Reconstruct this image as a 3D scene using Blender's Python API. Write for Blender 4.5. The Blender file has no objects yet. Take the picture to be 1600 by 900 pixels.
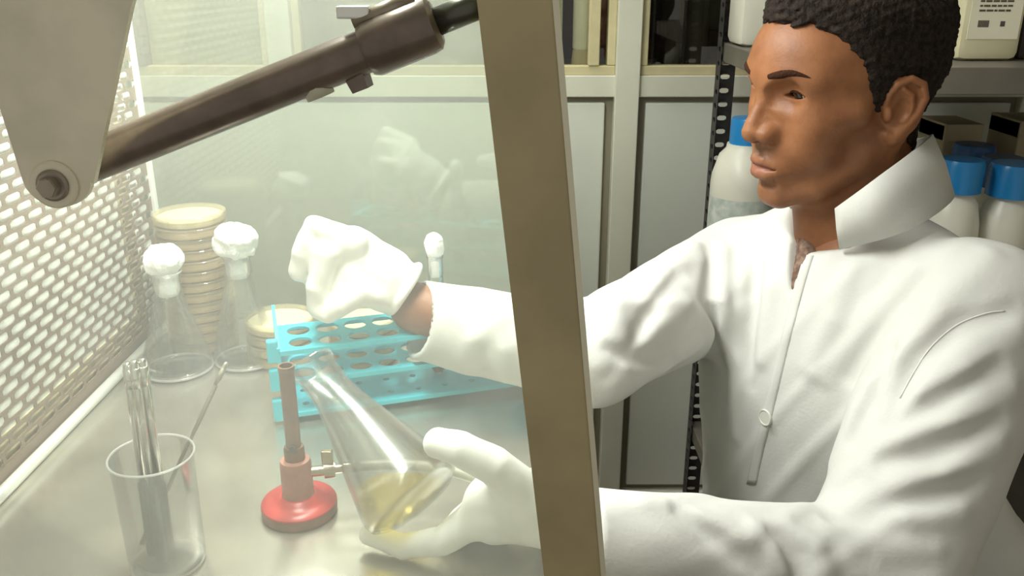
import bpy, bmesh, math, random
import numpy as np
from mathutils import Vector, Matrix
random.seed(4)
rng = np.random.default_rng(7)
scn = bpy.context.scene
COL = scn.collection

# ------------------------------------------------------------------ camera, world, lights
CAMZ = 1.24                      # camera height above the floor; the bench top is 0.78 m
FPX = 1350.0                     # focal length in pixels of the 1600 px wide frame
PITCH = math.radians(20)
cam = bpy.data.cameras.new('camera')
cam.sensor_width = 36.0
cam.lens = 36.0 * FPX / 1600.0
cam.clip_start = 0.02
camo = bpy.data.objects.new('camera', cam)
camo.location = (0, 0, CAMZ)
camo.rotation_euler = (math.pi / 2 - PITCH, 0, 0)
COL.objects.link(camo)
scn.camera = camo

scn.view_settings.view_transform = 'Standard'
scn.view_settings.look = 'None'
scn.view_settings.gamma = 1.0
scn.view_settings.use_curve_mapping = False
scn.view_settings.exposure = 0.0

scn.cycles.transparent_max_bounces = 40
scn.cycles.max_bounces = 10
world = bpy.data.worlds.new('world')
scn.world = world
world.use_nodes = True
bg = world.node_tree.nodes['Background']
bg.inputs[0].default_value = (1.0, 0.965, 0.875, 1)
bg.inputs[1].default_value = 0.48


def area_light(name, loc, rot, sx, sy, power, col):
    l = bpy.data.lights.new(name, 'AREA')
    l.shape = 'RECTANGLE'
    l.size, l.size_y, l.energy, l.color = sx, sy, power, col
    o = bpy.data.objects.new(name, l)
    o.location, o.rotation_euler = loc, rot
    COL.objects.link(o)
    return o


# fluorescent tube of the hood (the fixture is built with the hood) and the ceiling light of the room
HOOD_LAMP = (-0.20, 0.80, CAMZ + 0.285)
area_light('hood_lamp', HOOD_LAMP, (0, math.radians(2), 0), 0.05, 0.58, 12.5, (0.98, 1.0, 0.955))
area_light('ceiling_lamp', (-0.45, 1.15, 2.52), (0, 0, 0), 0.16, 1.15, 20.0, (1.0, 0.99, 0.94))

# ------------------------------------------------------------------ measuring helpers
CT, ST = math.cos(PITCH), math.sin(PITCH)


def ray(px, py):
    u = (px - 800) / FPX
    v = (450 - py) / FPX
    return np.array([u, CT + v * ST, -ST + v * CT])


def at(px, py, Y):               # point seen at a pixel, at distance Y in front of the camera
    r = ray(px, py)
    p = r * (Y / r[1])
    p[2] += CAMZ
    return p


def atz(px, py, z):              # point seen at a pixel, at height z
    r = ray(px, py)
    p = r * ((z - CAMZ) / r[2])
    p[2] += CAMZ
    return p


def V(p):
    return Vector((float(p[0]), float(p[1]), float(p[2])))


# ------------------------------------------------------------------ materials
def mat(name, col, rough=0.6, metal=0.0, var=0.0, scale=30.0, bump=0.0, bscale=80.0, col2=None, coords='Object',
        stretch=None, spec=0.5, emit=None, estr=0.0, detail=4.0):
    m = bpy.data.materials.new(name)
    m.use_nodes = True
    nt = m.node_tree
    b = nt.nodes['Principled BSDF']
    b.inputs['Base Color'].default_value = (*col, 1)
    b.inputs['Roughness'].default_value = rough
    b.inputs['Metallic'].default_value = metal
    b.inputs['Specular IOR Level'].default_value = spec
    tc = nt.nodes.new('ShaderNodeTexCoord')
    mp = nt.nodes.new('ShaderNodeMapping')
    if stretch:
        mp.inputs['Scale'].default_value = stretch
    nt.links.new(tc.outputs[coords], mp.inputs[0])
    if var > 0 or col2:
        n = nt.nodes.new('ShaderNodeTexNoise')
        n.inputs['Scale'].default_value = scale
        n.inputs['Detail'].default_value = detail
        nt.links.new(mp.outputs[0], n.inputs['Vector'])
        cr = nt.nodes.new('ShaderNodeValToRGB')
        c2 = col2 or tuple(max(0, c * (1 - var)) for c in col)
        c1 = col if col2 else tuple(min(1, c * (1 + var * 0.6)) for c in col)
        cr.color_ramp.elements[0].position = 0.35
        cr.color_ramp.elements[1].position = 0.65
        cr.color_ramp.elements[0].color = (*c2, 1)
        cr.color_ramp.elements[1].color = (*c1, 1)
        nt.links.new(n.outputs[0], cr.inputs[0])
        nt.links.new(cr.outputs[0], b.inputs['Base Color'])
    if bump > 0:
        n2 = nt.nodes.new('ShaderNodeTexNoise')
        n2.inputs['Scale'].default_value = bscale
        n2.inputs['Detail'].default_value = 3
        nt.links.new(mp.outputs[0], n2.inputs['Vector'])
        bp = nt.nodes.new('ShaderNodeBump')
        bp.inputs['Strength'].default_value = bump
        bp.inputs['Distance'].default_value = 0.004
        nt.links.new(n2.outputs[0], bp.inputs['Height'])
        nt.links.new(bp.outputs[0], b.inputs['Normal'])
    if emit:
        b.inputs['Emission Color'].default_value = (*emit, 1)
        b.inputs['Emission Strength'].default_value = estr
    return m


def glass_mat(name, tint=(1, 1, 1), edge=0.6, base=0.05, film=0.0, film_col=(0.9, 0.92, 0.885), smudge=0.0, rough=0.02, ior=1.45,
              film_scale=6.0):
    """thin sheet glass: mostly clear, mirror-like at grazing angles, with a scattering film for dust"""
    m = bpy.data.materials.new(name)
    m.use_nodes = True
    nt = m.node_tree
    nt.nodes.remove(nt.nodes['Principled BSDF'])
    out = nt.nodes['Material Output']
    tr = nt.nodes.new('ShaderNodeBsdfTransparent')
    tr.inputs[0].default_value = (*tint, 1)
    gl = nt.nodes.new('ShaderNodeBsdfGlossy')
    gl.inputs['Roughness'].default_value = rough
    lw = nt.nodes.new('ShaderNodeFresnel')
    lw.inputs['IOR'].default_value = ior
    mr = nt.nodes.new('ShaderNodeMapRange')
    mr.inputs[1].default_value = 0.03
    mr.inputs[2].default_value = 0.9
    mr.inputs[3].default_value = base
    mr.inputs[4].default_value = edge
    nt.links.new(lw.outputs[0], mr.inputs[0])
    mx = nt.nodes.new('ShaderNodeMixShader')
    nt.links.new(mr.outputs[0], mx.inputs[0])
    nt.links.new(tr.outputs[0], mx.inputs[1])
    nt.links.new(gl.outputs[0], mx.inputs[2])
    last = mx
    if film > 0:
        df = nt.nodes.new('ShaderNodeBsdfDiffuse')
        df.inputs[0].default_value = (*film_col, 1)
        tl = nt.nodes.new('ShaderNodeBsdfTranslucent')
        tl.inputs[0].default_value = (*film_col, 1)
        ad = nt.nodes.new('ShaderNodeMixShader')
        ad.inputs[0].default_value = 0.6
        nt.links.new(df.outputs[0], ad.inputs[1])
        nt.links.new(tl.outputs[0], ad.inputs[2])
        m2 = nt.nodes.new('ShaderNodeMixShader')
        tc = nt.nodes.new('ShaderNodeTexCoord')
        n = nt.nodes.new('ShaderNodeTexNoise')
        n.inputs['Scale'].default_value = film_scale
        n.inputs['Detail'].default_value = 5
        n.inputs['Distortion'].default_value = 1.2
        nt.links.new(tc.outputs['Object'], n.inputs['Vector'])
        r2 = nt.nodes.new('ShaderNodeMapRange')
        r2.inputs[1].default_value = 0.52
        r2.inputs[2].default_value = 0.78
        r2.inputs[3].default_value = film
        r2.inputs[4].default_value = film + smudge
        nt.links.new(n.outputs[0], r2.inputs[0])
        nt.links.new(r2.outputs[0], m2.inputs[0])
        nt.links.new(mx.outputs[0], m2.inputs[1])
        nt.links.new(ad.outputs[0], m2.inputs[2])
        last = m2
    nt.links.new(last.outputs[0], out.inputs[0])
    return m


M = {}
M['steel'] = mat('brushed_steel', (0.58, 0.55, 0.485), 0.25, 0.75, var=0.18, scale=9, stretch=(1, 1, 1), bump=0.02, bscale=30)
M['post'] = mat('post_metal', (0.46, 0.385, 0.215), 0.42, 0.25, var=0.16, scale=14, bump=0.05, bscale=90)
M['post_edge'] = mat('post_edge', (0.72, 0.68, 0.52), 0.4, 0.3)
M['bracket'] = mat('bracket_paint', (0.85, 0.79, 0.62), 0.5, 0.1, var=0.10, scale=30)
M['strut'] = mat('strut_paint', (0.19, 0.145, 0.12), 0.27, 0.3, var=0.2, scale=60)
M['rod'] = mat('rod_metal', (0.10, 0.10, 0.08), 0.3, 0.7)
M['bolt'] = mat('bolt_metal', (0.36, 0.31, 0.25), 0.4, 0.6, var=0.2, scale=60)
M['grille'] = mat('grille_paint', (0.235, 0.165, 0.115), 0.5, 0.3, var=0.25, scale=7)
M['filter'] = mat('filter_media', (0.76, 0.78, 0.71), 0.9, bump=0.2, bscale=200)
M['filter_frame'] = mat('filter_frame', (0.58, 0.49, 0.30), 0.7, var=0.1)
M['filter_white'] = mat('filter_seal', (1.0, 1.0, 0.97), 0.7)
M['alu'] = mat('aluminium', (0.66, 0.66, 0.58), 0.38, 0.35)
M['alu_bright'] = mat('aluminium_bright', (0.92, 0.93, 0.88), 0.3, 0.3)
M['panel'] = mat('partition_panel', (0.72, 0.735, 0.675), 0.5, var=0.05, scale=3)
M['panel_frame'] = mat('partition_frame', (0.72, 0.71, 0.61), 0.45, 0.1, var=0.06, scale=6)
M['bead'] = mat('window_bead', (0.62, 0.54, 0.33), 0.5, var=0.08, scale=20)
M['gasket'] = mat('gasket', (0.27, 0.24, 0.18), 0.7)
M['pane'] = glass_mat('cabinet_pane', (0.92, 0.92, 0.86), 0.6, 0.05)
M['hood_glass'] = glass_mat('hood_glass', (0.97, 0.99, 0.95), 0.45, 0.03, film=0.115, smudge=0.06, film_scale=7)
M['far_glass'] = glass_mat('far_glass', (0.95, 0.98, 0.93), 0.8, 0.06, film=0.07, smudge=0.06, film_scale=9)
M['glass'] = glass_mat('lab_glass', (0.993, 0.996, 0.99), 0.6, 0.03, film=0.022, film_col=(1, 1, 1))
M['flask_glass'] = glass_mat('flask_glass', (0.993, 0.996, 0.99), 0.45, 0.03, film=0.045, film_col=(1, 1, 1))  # white film puts brightness into the flask walls, not dust
M['rim_glint'] = glass_mat('rim_glint', (0.99, 0.99, 0.98), 0.6, 0.15, film=0.40, film_col=(1, 1, 1), rough=0.1)  # strong white film paints the bright glints along glass rims
M['held_glass'] = glass_mat('held_glass', (0.993, 0.996, 0.99), 0.5, 0.19, film=0.02, film_col=(1, 1, 1), rough=0.17)
M['clear_plastic'] = glass_mat('clear_plastic', (0.985, 0.98, 0.95), 0.5, 0.04, film=0.20, film_col=(0.88, 0.80, 0.64), rough=0.08)
M['agar'] = mat('agar', (0.74, 0.55, 0.37), 0.3, var=0.06)
M['agar_pale'] = mat('agar_pale', (0.80, 0.76, 0.55), 0.3, var=0.06)
M['cotton'] = mat('cotton', (0.98, 0.98, 0.97), 0.95, bump=0.6, bscale=160)
M['rack'] = mat('rack_plastic', (0.05, 0.62, 0.76), 0.35, var=0.1, scale=12)
M['burner_red'] = mat('burner_red', (0.52, 0.055, 0.05), 0.33, var=0.2, scale=25)
M['burner_brown'] = mat('burner_barrel', (0.25, 0.135, 0.075), 0.45, 0.5, var=0.3, scale=40)
M['burner_rim'] = mat('burner_rim', (0.24, 0.12, 0.075), 0.5, 0.2, var=0.2, scale=60)
M['brass'] = mat('tap_metal', (0.55, 0.48, 0.36), 0.22, 0.95)
M['hose'] = mat('hose', (0.35, 0.35, 0.28), 0.35)
M['chrome'] = mat('chrome_rod', (0.78, 0.77, 0.72), 0.18, 1.0)
M['dark_handle'] = mat('dark_handle', (0.045, 0.035, 0.028), 0.5, var=0.4, scale=250)
M['tube_light'] = mat('lamp_tube', (1, 1, 1), 0.5, emit=(0.97, 1.0, 0.88), estr=9.0)
M['white_paint'] = mat('white_paint', (0.72, 0.71, 0.64), 0.5)
M['floor'] = mat('floor_tiles', (0.23, 0.19, 0.14), 0.45, var=0.25, scale=5)
M['wall'] = mat('room_wall', (0.52, 0.49, 0.40), 0.8, var=0.05, scale=3)
M['iron'] = mat('shelf_iron', (0.055, 0.05, 0.05), 0.5, 0.3, var=0.3, scale=40)
M['shelf'] = mat('shelf_board', (0.20, 0.18, 0.15), 0.45, 0.3, var=0.15, scale=10)
M['hdpe'] = mat('white_bottle', (0.78, 0.76, 0.66), 0.35, var=0.04, scale=20)
M['cream'] = mat('cream_container', (0.74, 0.70, 0.47), 0.4, var=0.04, scale=12)
M['bluecap'] = mat('blue_cap', (0.015, 0.23, 0.56), 0.3)
M['bluecap_dark'] = mat('dark_blue_cap', (0.012, 0.085, 0.27), 0.35)
M['carton'] = mat('carton', (0.40, 0.34, 0.22), 0.8, var=0.1, scale=14)
M['darkbox'] = mat('dark_box', (0.06, 0.05, 0.045), 0.7, var=0.4, scale=12)
M['paper'] = mat('label_paper', (0.86, 0.84, 0.66), 0.7)
M['ink'] = mat('ink', (0.10, 0.08, 0.07), 0.8)
M['ink_red'] = mat('red_ink', (0.42, 0.10, 0.07), 0.8)
M['ink_green'] = mat('green_ink', (0.25, 0.42, 0.36), 0.8)
M['coat'] = mat('coat_cotton', (0.60, 0.60, 0.565), 0.85, bump=0.08, bscale=260, spec=0.2)
M['button'] = mat('coat_button', (0.60, 0.60, 0.54), 0.35)
M['glove'] = mat('latex_glove', (0.95, 0.945, 0.90), 0.5, bump=0.10, bscale=70, spec=0.35)
M['shirt'] = mat('dotted_shirt', (0.10, 0.05, 0.034), 0.85, col2=(0.24, 0.16, 0.12), scale=150)
M['trousers'] = mat('trousers', (0.035, 0.04, 0.06), 0.9, var=0.2)
M['stool'] = mat('stool_vinyl', (0.05, 0.04, 0.04), 0.5)
M['eyewhite'] = mat('eyewhite', (0.62, 0.54, 0.48), 0.15)
M['iris'] = mat('iris', (0.012, 0.007, 0.005), 0.1)
M['yellow_broth'] = glass_mat('broth', (0.95, 0.85, 0.42), 0.5, 0.06, film=0.20, film_col=(0.97, 0.88, 0.45), film_scale=18, smudge=0.12)


def skin_material():
    m = bpy.data.materials.new('skin')
    m.use_nodes = True
    nt = m.node_tree
    b = nt.nodes['Principled BSDF']
    b.inputs['Roughness'].default_value = 0.50
    b.inputs['Specular IOR Level'].default_value = 0.36
    b.inputs['Subsurface Weight'].default_value = 0.0
    tc = nt.nodes.new('ShaderNodeTexCoord')
    n = nt.nodes.new('ShaderNodeTexNoise')
    n.inputs['Scale'].default_value = 45
    n.inputs['Detail'].default_value = 6
    nt.links.new(tc.outputs['Object'], n.inputs['Vector'])
    cr = nt.nodes.new('ShaderNodeValToRGB')
    cr.color_ramp.elements[0].position = 0.3
    cr.color_ramp.elements[1].position = 0.7
    cr.color_ramp.elements[0].color = (0.205, 0.078, 0.031, 1)
    cr.color_ramp.elements[1].color = (0.285, 0.117, 0.048, 1)
    nt.links.new(n.outputs[0], cr.inputs[0])
    last = cr.outputs[0]

    def spot(c, r, colr, amt, soft=0.6):
        """pigment patch round a point of the head (metres in the head's own frame)"""
        nonlocal last
        d = nt.nodes.new('ShaderNodeVectorMath')
        d.operation = 'SUBTRACT'
        nt.links.new(tc.outputs['Object'], d.inputs[0])
        d.inputs[1].default_value = c
        s = nt.nodes.new('ShaderNodeVectorMath')
        s.operation = 'DIVIDE'
        nt.links.new(d.outputs[0], s.inputs[0])
        s.inputs[1].default_value = r
        ln = nt.nodes.new('ShaderNodeVectorMath')
        ln.operation = 'LENGTH'
        nt.links.new(s.outputs[0], ln.inputs[0])
        mr = nt.nodes.new('ShaderNodeMapRange')
        mr.inputs[1].default_value = 1.0
        mr.inputs[2].default_value = 1.0 - soft
        mr.inputs[3].default_value = 0.0
        mr.inputs[4].default_value = amt
        nt.links.new(ln.outputs['Value'], mr.inputs[0])
        mx = nt.nodes.new('ShaderNodeMixRGB')
        mx.inputs[2].default_value = (*colr, 1)
        nt.links.new(mr.outputs[0], mx.inputs[0])
        nt.links.new(last, mx.inputs[1])
        last = mx.outputs[0]

    spot((0.100, 0, -0.0555), (0.022, 0.024, 0.0115), (0.27, 0.105, 0.075), 0.75)      # lips
    spot((0.075, 0, -0.082), (0.060, 0.060, 0.030), (0.17, 0.085, 0.05), 0.40, 0.8)   # shaven chin and jaw
    spot((0.102, 0, -0.0395), (0.018, 0.030, 0.0085), (0.11, 0.06, 0.042), 0.50)        # moustache shadow
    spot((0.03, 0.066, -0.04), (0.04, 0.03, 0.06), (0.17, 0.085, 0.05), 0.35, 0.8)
    nt.links.new(last, b.inputs['Base Color'])
    bp = nt.nodes.new('ShaderNodeBump')
    bp.inputs['Strength'].default_value = 0.12
    bp.inputs['Distance'].default_value = 0.002
    n3 = nt.nodes.new('ShaderNodeTexNoise')
    n3.inputs['Scale'].default_value = 420
    nt.links.new(tc.outputs['Object'], n3.inputs['Vector'])
    nt.links.new(n3.outputs[0], bp.inputs['Height'])
    nt.links.new(bp.outputs[0], b.inputs['Normal'])
    return m


M['skin'] = skin_material()
M['hair'] = mat('black_hair', (0.030, 0.020, 0.015), 0.75, bump=0.5, bscale=420, col2=(0.010, 0.007, 0.006), scale=160, spec=0.15)
M['brow'] = mat('brow_hair', (0.045, 0.020, 0.012), 0.9, bump=0.6, bscale=500, spec=0.05)

# ------------------------------------------------------------------ object helpers


def tag(o, label=None, cat=None, group=None, kind=None):
    if label:
        o['label'] = label
    if cat:
        o['category'] = cat
    if group:
        o['group'] = group
    if kind:
        o['kind'] = kind
    return o


def empty(name, loc=(0, 0, 0), rotz=0.0):
    o = bpy.data.objects.new(name, None)
    o.empty_display_size = 0.05
    o.location = V(loc)
    o.rotation_euler = (0, 0, rotz)
    COL.objects.link(o)
    return o


def link(name, me, m, parent=None, matrix=None, smooth=False):
    """matrix: placement in the parent's frame (or the world when there is no parent)"""
    if m is not None:
        me.materials.clear()
        for q in (m if isinstance(m, (list, tuple)) else [m]):
            me.materials.append(q)
    if smooth:
        me.polygons.foreach_set('use_smooth', [True] * len(me.polygons))
    o = bpy.data.objects.new(name, me)
    COL.objects.link(o)
    if parent is not None:
        o.parent = parent
    if matrix is not None:
        o.matrix_basis = matrix
    return o


def world_link(name, me, m, root, matrix=None, smooth=False):
    """mesh given in world coordinates (or a world matrix), parented to a root Empty standing elsewhere"""
    mw = matrix if matrix is not None else Matrix.Identity(4)
    inv = Matrix.LocRotScale(root.location, root.rotation_euler, None).inverted()
    return link(name, me, m, root, inv @ mw, smooth)


class MB:
    """collects simple solids into one mesh"""

    def __init__(self):
        self.bm = bmesh.new()

    def box(self, x0, x1, y0, y1, z0, z1, bev=0.0, mtx=None):
        r = bmesh.ops.create_cube(self.bm, size=1.0)
        vs = r['verts']
        for v in vs:
            v.co = Vector(((v.co.x + .5) * (x1 - x0) + x0, (v.co.y + .5) * (y1 - y0) + y0, (v.co.z + .5) * (z1 - z0) + z0))
        if bev > 0:
            es = list({e for v in vs for e in v.link_edges})
            rb = bmesh.ops.bevel(self.bm, geom=es, offset=bev, segments=2, affect='EDGES', profile=0.5)
            vs = list({v for f in rb['faces'] for v in f.verts} | {v for v in vs if v.is_valid})
        if mtx is not None:
            bmesh.ops.transform(self.bm, matrix=mtx, verts=[v for v in vs if v.is_valid])
        return self

    def lathe(self, prof, seg=40, mtx=None, cap0=True, cap1=True):
        rings = []
        for r, z in prof:
            rings.append([self.bm.verts.new((r * math.cos(2 * math.pi * k / seg), r * math.sin(2 * math.pi * k / seg), z)) for k in range(seg)])
        for a, b in zip(rings[:-1], rings[1:]):
            for k in range(seg):
                self.bm.faces.new((a[k], a[(k + 1) % seg], b[(k + 1) % seg], b[k]))
        if cap0:
            self.bm.faces.new(rings[0][::-1])
        if cap1:
            self.bm.faces.new(rings[-1])
        if mtx is not None:
            bmesh.ops.transform(self.bm, matrix=mtx, verts=[v for r in rings for v in r])
        return self

    def tube(self, pts, rad, seg=12, caps=True):
        pts = [V(p) for p in pts]
        rads = rad if isinstance(rad, (list, tuple)) else [rad] * len(pts)
        rings = []
        up = Vector((0.12, 0.31, 0.94)).normalized()
        for i, p in enumerate(pts):
            d = (pts[min(i + 1, len(pts) - 1)] - pts[max(i - 1, 0)]).normalized()
            a = d.cross(up)
            if a.length < 1e-3:
                a = d.cross(Vector((1, 0, 0)))
            a.normalize()
            b = d.cross(a)
            rings.append([self.bm.verts.new(p + a * (rads[i] * math.cos(2 * math.pi * k / seg)) + b * (rads[i] * math.sin(2 * math.pi * k / seg))) for k in range(seg)])
        for a, b in zip(rings[:-1], rings[1:]):
            for k in range(seg):
                self.bm.faces.new((a[k], b[k], b[(k + 1) % seg], a[(k + 1) % seg]))
        if caps:
            self.bm.faces.new(rings[0])
            self.bm.faces.new(rings[-1][::-1])
        return self

    def prism(self, pts, y0, y1):
        """polygon in the x-z plane given as (x, z), extruded from y0 to y1"""
        a = [self.bm.verts.new((p[0], y0, p[1])) for p in pts]
        b = [self.bm.verts.new((p[0], y1, p[1])) for p in pts]
        n = len(pts)
        for k in range(n):
            self.bm.faces.new((a[k], a[(k + 1) % n], b[(k + 1) % n], b[k]))
        self.bm.faces.new(a[::-1])
        self.bm.faces.new(b)
        return self

    def mesh(self, name='mesh', flip=True):
        if flip:
            bmesh.ops.recalc_face_normals(self.bm, faces=self.bm.faces[:])
        me = bpy.data.meshes.new(name)
        self.bm.to_mesh(me)
        self.bm.free()
        return me

    def build(self, name, m, parent=None, matrix=None, smooth=False, sharp=None):
        me = self.mesh(name)
        o = link(name, me, m, parent, matrix, smooth or sharp is not None)
        if sharp is not None:
            me.set_sharp_from_angle(angle=math.radians(sharp))
        return o


def align(p0, p1):
    """matrix whose z axis runs from p0 to p1"""
    d = (V(p1) - V(p0)).normalized()
    q = Vector((0, 0, 1)).rotation_difference(d)
    return Matrix.Translation(V(p0)) @ q.to_matrix().to_4x4()


def copy_tree(o, parent=None):
    c = o.copy()
    COL.objects.link(c)
    if parent is not None:
        c.parent = parent
    for ch in o.children:
        copy_tree(ch, c)
    return c


def perf_plate(nu, nv, pu, pv, su, sv, thick, stagger, ulim, vlim, square=False):
    """plate with rows of slots in the u-v plane: list of verts (u, v, w) and faces, slot walls included"""
    verts, faces = [], []
    a, b = su / 2, sv / 2
    r = b
    inner = []
    for cx, s0 in ((a - r, -90), (-(a - r), 90)):
        for k in range(4):
            t = math.radians(s0 + 60 * k)
            inner.append((cx + r * math.cos(t), r * math.sin(t)))
    outer = []
    for (x, y) in inner:
        sx = (pu / 2) / max(abs(x), 1e-9)
        sy = (pv / 2) / max(abs(y), 1e-9)
        outer.append((x, y, sx, sy))
    out2 = [(0.18 * pu, -pv / 2), (pu / 2, -pv / 2), (pu / 2, pv / 2), (0.18 * pu, pv / 2),
            (-0.18 * pu, pv / 2), (-pu / 2, pv / 2), (-pu / 2, -pv / 2), (-0.18 * pu, -pv / 2)]
    for j in range(nv):
        off = stagger * pu if j % 2 else 0.0
        for i in range(-1, nu + 1):
            cx, cy = i * pu + off, j * pv
            if cx + a > ulim[1] or cx - a < ulim[0]:
                # blank cell at the border
                x0, x1 = max(cx - pu / 2, ulim[0]), min(cx + pu / 2, ulim[1])
                if x1 - x0 < 1e-4:
                    continue
                n = len(verts)
                verts += [(x0, cy - pv / 2, 0), (x1, cy - pv / 2, 0), (x1, cy + pv / 2, 0), (x0, cy + pv / 2, 0)]
                faces.append((n, n + 1, n + 2, n + 3))
                continue
            n = len(verts)
            verts += [(min(max(cx + x, ulim[0]), ulim[1]), cy + y, 0) for x, y in out2]
            verts += [(cx + x, cy + y, 0) for x, y in inner]
            verts += [(cx + x, cy + y, -thick) for x, y in inner]
            for k in range(8):
                k2 = (k + 1) % 8
                faces.append((n + k, n + k2, n + 8 + k2, n + 8 + k))
                faces.append((n + 8 + k, n + 8 + k2, n + 16 + k2, n + 16 + k))
    return verts, faces


# ------------------------------------------------------------------ smooth solids from distance fields
def smin(a, b, k):
    h = np.clip(0.5 + 0.5 * (b - a) / k, 0, 1)
    return b + (a - b) * h - k * h * (1 - h)


def smax(a, b, k):
    return -smin(-a, -b, k)


def seg(P, a, b, ra, rb):
    a = np.asarray(a, dtype=np.float32)
    b = np.asarray(b, dtype=np.float32)
    d = b - a
    t = np.clip(((P - a) @ d) / max(float(d @ d), 1e-12), 0, 1)
    q = P - a - t[:, None] * d
    return np.sqrt((q * q).sum(1)) - (ra + (rb - ra) * t)


def ball(P, c, r):
    q = P - np.asarray(c, dtype=np.float32)
    return np.sqrt((q * q).sum(1)) - r


def ell(P, c, r, R=None):
    q = P - np.asarray(c, dtype=np.float32)
    if R is not None:
        q = q @ np.asarray(R, dtype=np.float32)      # columns of R are the ellipsoid axes
    r = np.asarray(r, dtype=np.float32)
    k0 = np.sqrt(((q / r) ** 2).sum(1))
    k1 = np.sqrt(((q / (r * r)) ** 2).sum(1))
    return k0 * (k0 - 1) / np.maximum(k1, 1e-9)


def chain(P, pts, rads, k=0.0):
    d = None
    for i in range(len(pts) - 1):
        e = seg(P, pts[i], pts[i + 1], rads[i], rads[i + 1])
        d = e if d is None else (np.minimum(d, e) if k == 0 else smin(d, e, k))
    return d


def polygonise(f, lo, hi, h, margin=1.0, B=6, refine=2):
    """surface of f < 0 as a quad mesh: coarse blocks first, then surface nets"""
    lo = np.asarray(lo, float)
    hi = np.asarray(hi, float)
    nb = np.ceil((hi - lo) / (h * B)).astype(int) + 1
    n = nb * B
    gx = [lo[i] + (np.arange(nb[i]) * B + (B - 1) / 2) * h for i in range(3)]
    cc = np.stack(np.meshgrid(*gx, indexing='ij'), -1).reshape(-1, 3).astype(np.float32)
    dc = f(cc)
    act = np.abs(dc) < h * B * 0.9 * (1 + margin)
    D = np.repeat(np.repeat(np.repeat(dc.reshape(nb), B, 0), B, 1), B, 2).astype(np.float32)
    idx = np.argwhere(act.reshape(nb))
    offs = np.stack(np.meshgrid(*[np.arange(B)] * 3, indexing='ij'), -1).reshape(-1, 3)
    for s in range(0, len(idx), 2500):
        I = (idx[s:s + 2500, None, :] * B + offs[None]).reshape(-1, 3)
        D[I[:, 0], I[:, 1], I[:, 2]] = f((lo + I * h).astype(np.float32))
    S = D < 0
    c = np.zeros(tuple(n - 1), np.int8)
    for dx in (0, 1):
        for dy in (0, 1):
            for dz in (0, 1):
                c += S[dx:n[0] - 1 + dx, dy:n[1] - 1 + dy, dz:n[2] - 1 + dz]
    cells = np.argwhere((c > 0) & (c < 8))
    vid = -np.ones(tuple(n - 1), np.int64)
    vid[cells[:, 0], cells[:, 1], cells[:, 2]] = np.arange(len(cells))
    acc = np.zeros((len(cells), 3))
    cnt = np.zeros(len(cells))
    cor = np.array([(x, y, z) for x in (0, 1) for y in (0, 1) for z in (0, 1)])
    for i in range(8):
        for j in range(i + 1, 8):
            if np.abs(cor[i] - cor[j]).sum() != 1:
                continue
            a = D[tuple((cells + cor[i]).T)]
            b = D[tuple((cells + cor[j]).T)]
            m = (a < 0) != (b < 0)
            t = np.where(m, a / np.where(m, a - b, 1), 0)
            acc += np.where(m[:, None], cor[i] + t[:, None] * (cor[j] - cor[i]), 0)
            cnt += m
    vert = lo + (cells + acc / cnt[:, None]) * h
    faces = []
    for ax in range(3):
        o1, o2 = [(1, 2), (2, 0), (0, 1)][ax]
        sl_a = [slice(1, n[i] - 1) for i in range(3)]
        sl_b = list(sl_a)
        sl_a[ax] = slice(0, n[ax] - 1)
        sl_b[ax] = slice(1, n[ax])
        A, Bq = S[tuple(sl_a)], S[tuple(sl_b)]
        E = np.argwhere(A != Bq)
        base = E.copy()
        for i in range(3):
            if i != ax:
                base[:, i] += 1
        inside = A[tuple(E.T)]
        d1 = np.zeros(3, int)
        d1[o1] = 1
        d2 = np.zeros(3, int)
        d2[o2] = 1
        q = [vid[tuple((base - d1 - d2).T)], vid[tuple((base - d2).T)], vid[tuple(base.T)], vid[tuple((base - d1).T)]]
        Q = np.stack(q, 1)
        Q[~inside] = Q[~inside][:, ::-1]
        faces.append(Q)
    Fc = np.concatenate(faces)
    Fc = Fc[(Fc >= 0).all(1)]
    e = h * 0.25
    for _ in range(refine):
        v32 = vert.astype(np.float32)
        d = f(v32)
        g = np.stack([(f(v32 + np.eye(3, dtype=np.float32)[i] * e) - f(v32 - np.eye(3, dtype=np.float32)[i] * e)) / (2 * e) for i in range(3)], 1)
        st = d[:, None] * g / np.maximum((g * g).sum(1), 0.25)[:, None]
        ln = np.sqrt((st * st).sum(1))
        st *= np.minimum(1, 0.6 * h / np.maximum(ln, 1e-9))[:, None]
        vert = vert - st
    return vert, Fc


def mesh_from(v, f, name='mesh'):
    me = bpy.data.meshes.new(name)
    me.vertices.add(len(v))
    me.vertices.foreach_set('co', np.asarray(v, np.float32).ravel())
    f = np.asarray(f)
    me.loops.add(f.size)
    me.loops.foreach_set('vertex_index', f.ravel().astype(np.int32))
    me.polygons.add(len(f))
    me.polygons.foreach_set('loop_start', (np.arange(len(f)) * f.shape[1]).astype(np.int32))
    me.update(calc_edges=True)
    me.validate()
    return me


def vnoise(P, s, seed=0):
    """cheap smooth noise from a few waves, about -1..1"""
    r = np.random.default_rng(seed)
    out = np.zeros(len(P), np.float32)
    for k in range(6):
        w = r.normal(size=3)
        w = w / np.linalg.norm(w) * s * r.uniform(0.6, 1.7)
        out += np.sin(P @ w.astype(np.float32) + r.uniform(0, 6.28))
    return out / 3.2


WZ = CAMZ - 0.46                 # bench top
XW, YF, YN = -0.482, 1.135, 0.455  # grille plane, far glass, near glass

# ================================================================== THE ROOM
YP = 1.75                        # face of the partition behind the hood


def px_x(px, py, Y):
    return float(at(px, py, Y)[0])


def px_z(py, Y):
    return float(at(800, py, Y)[2])


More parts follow.
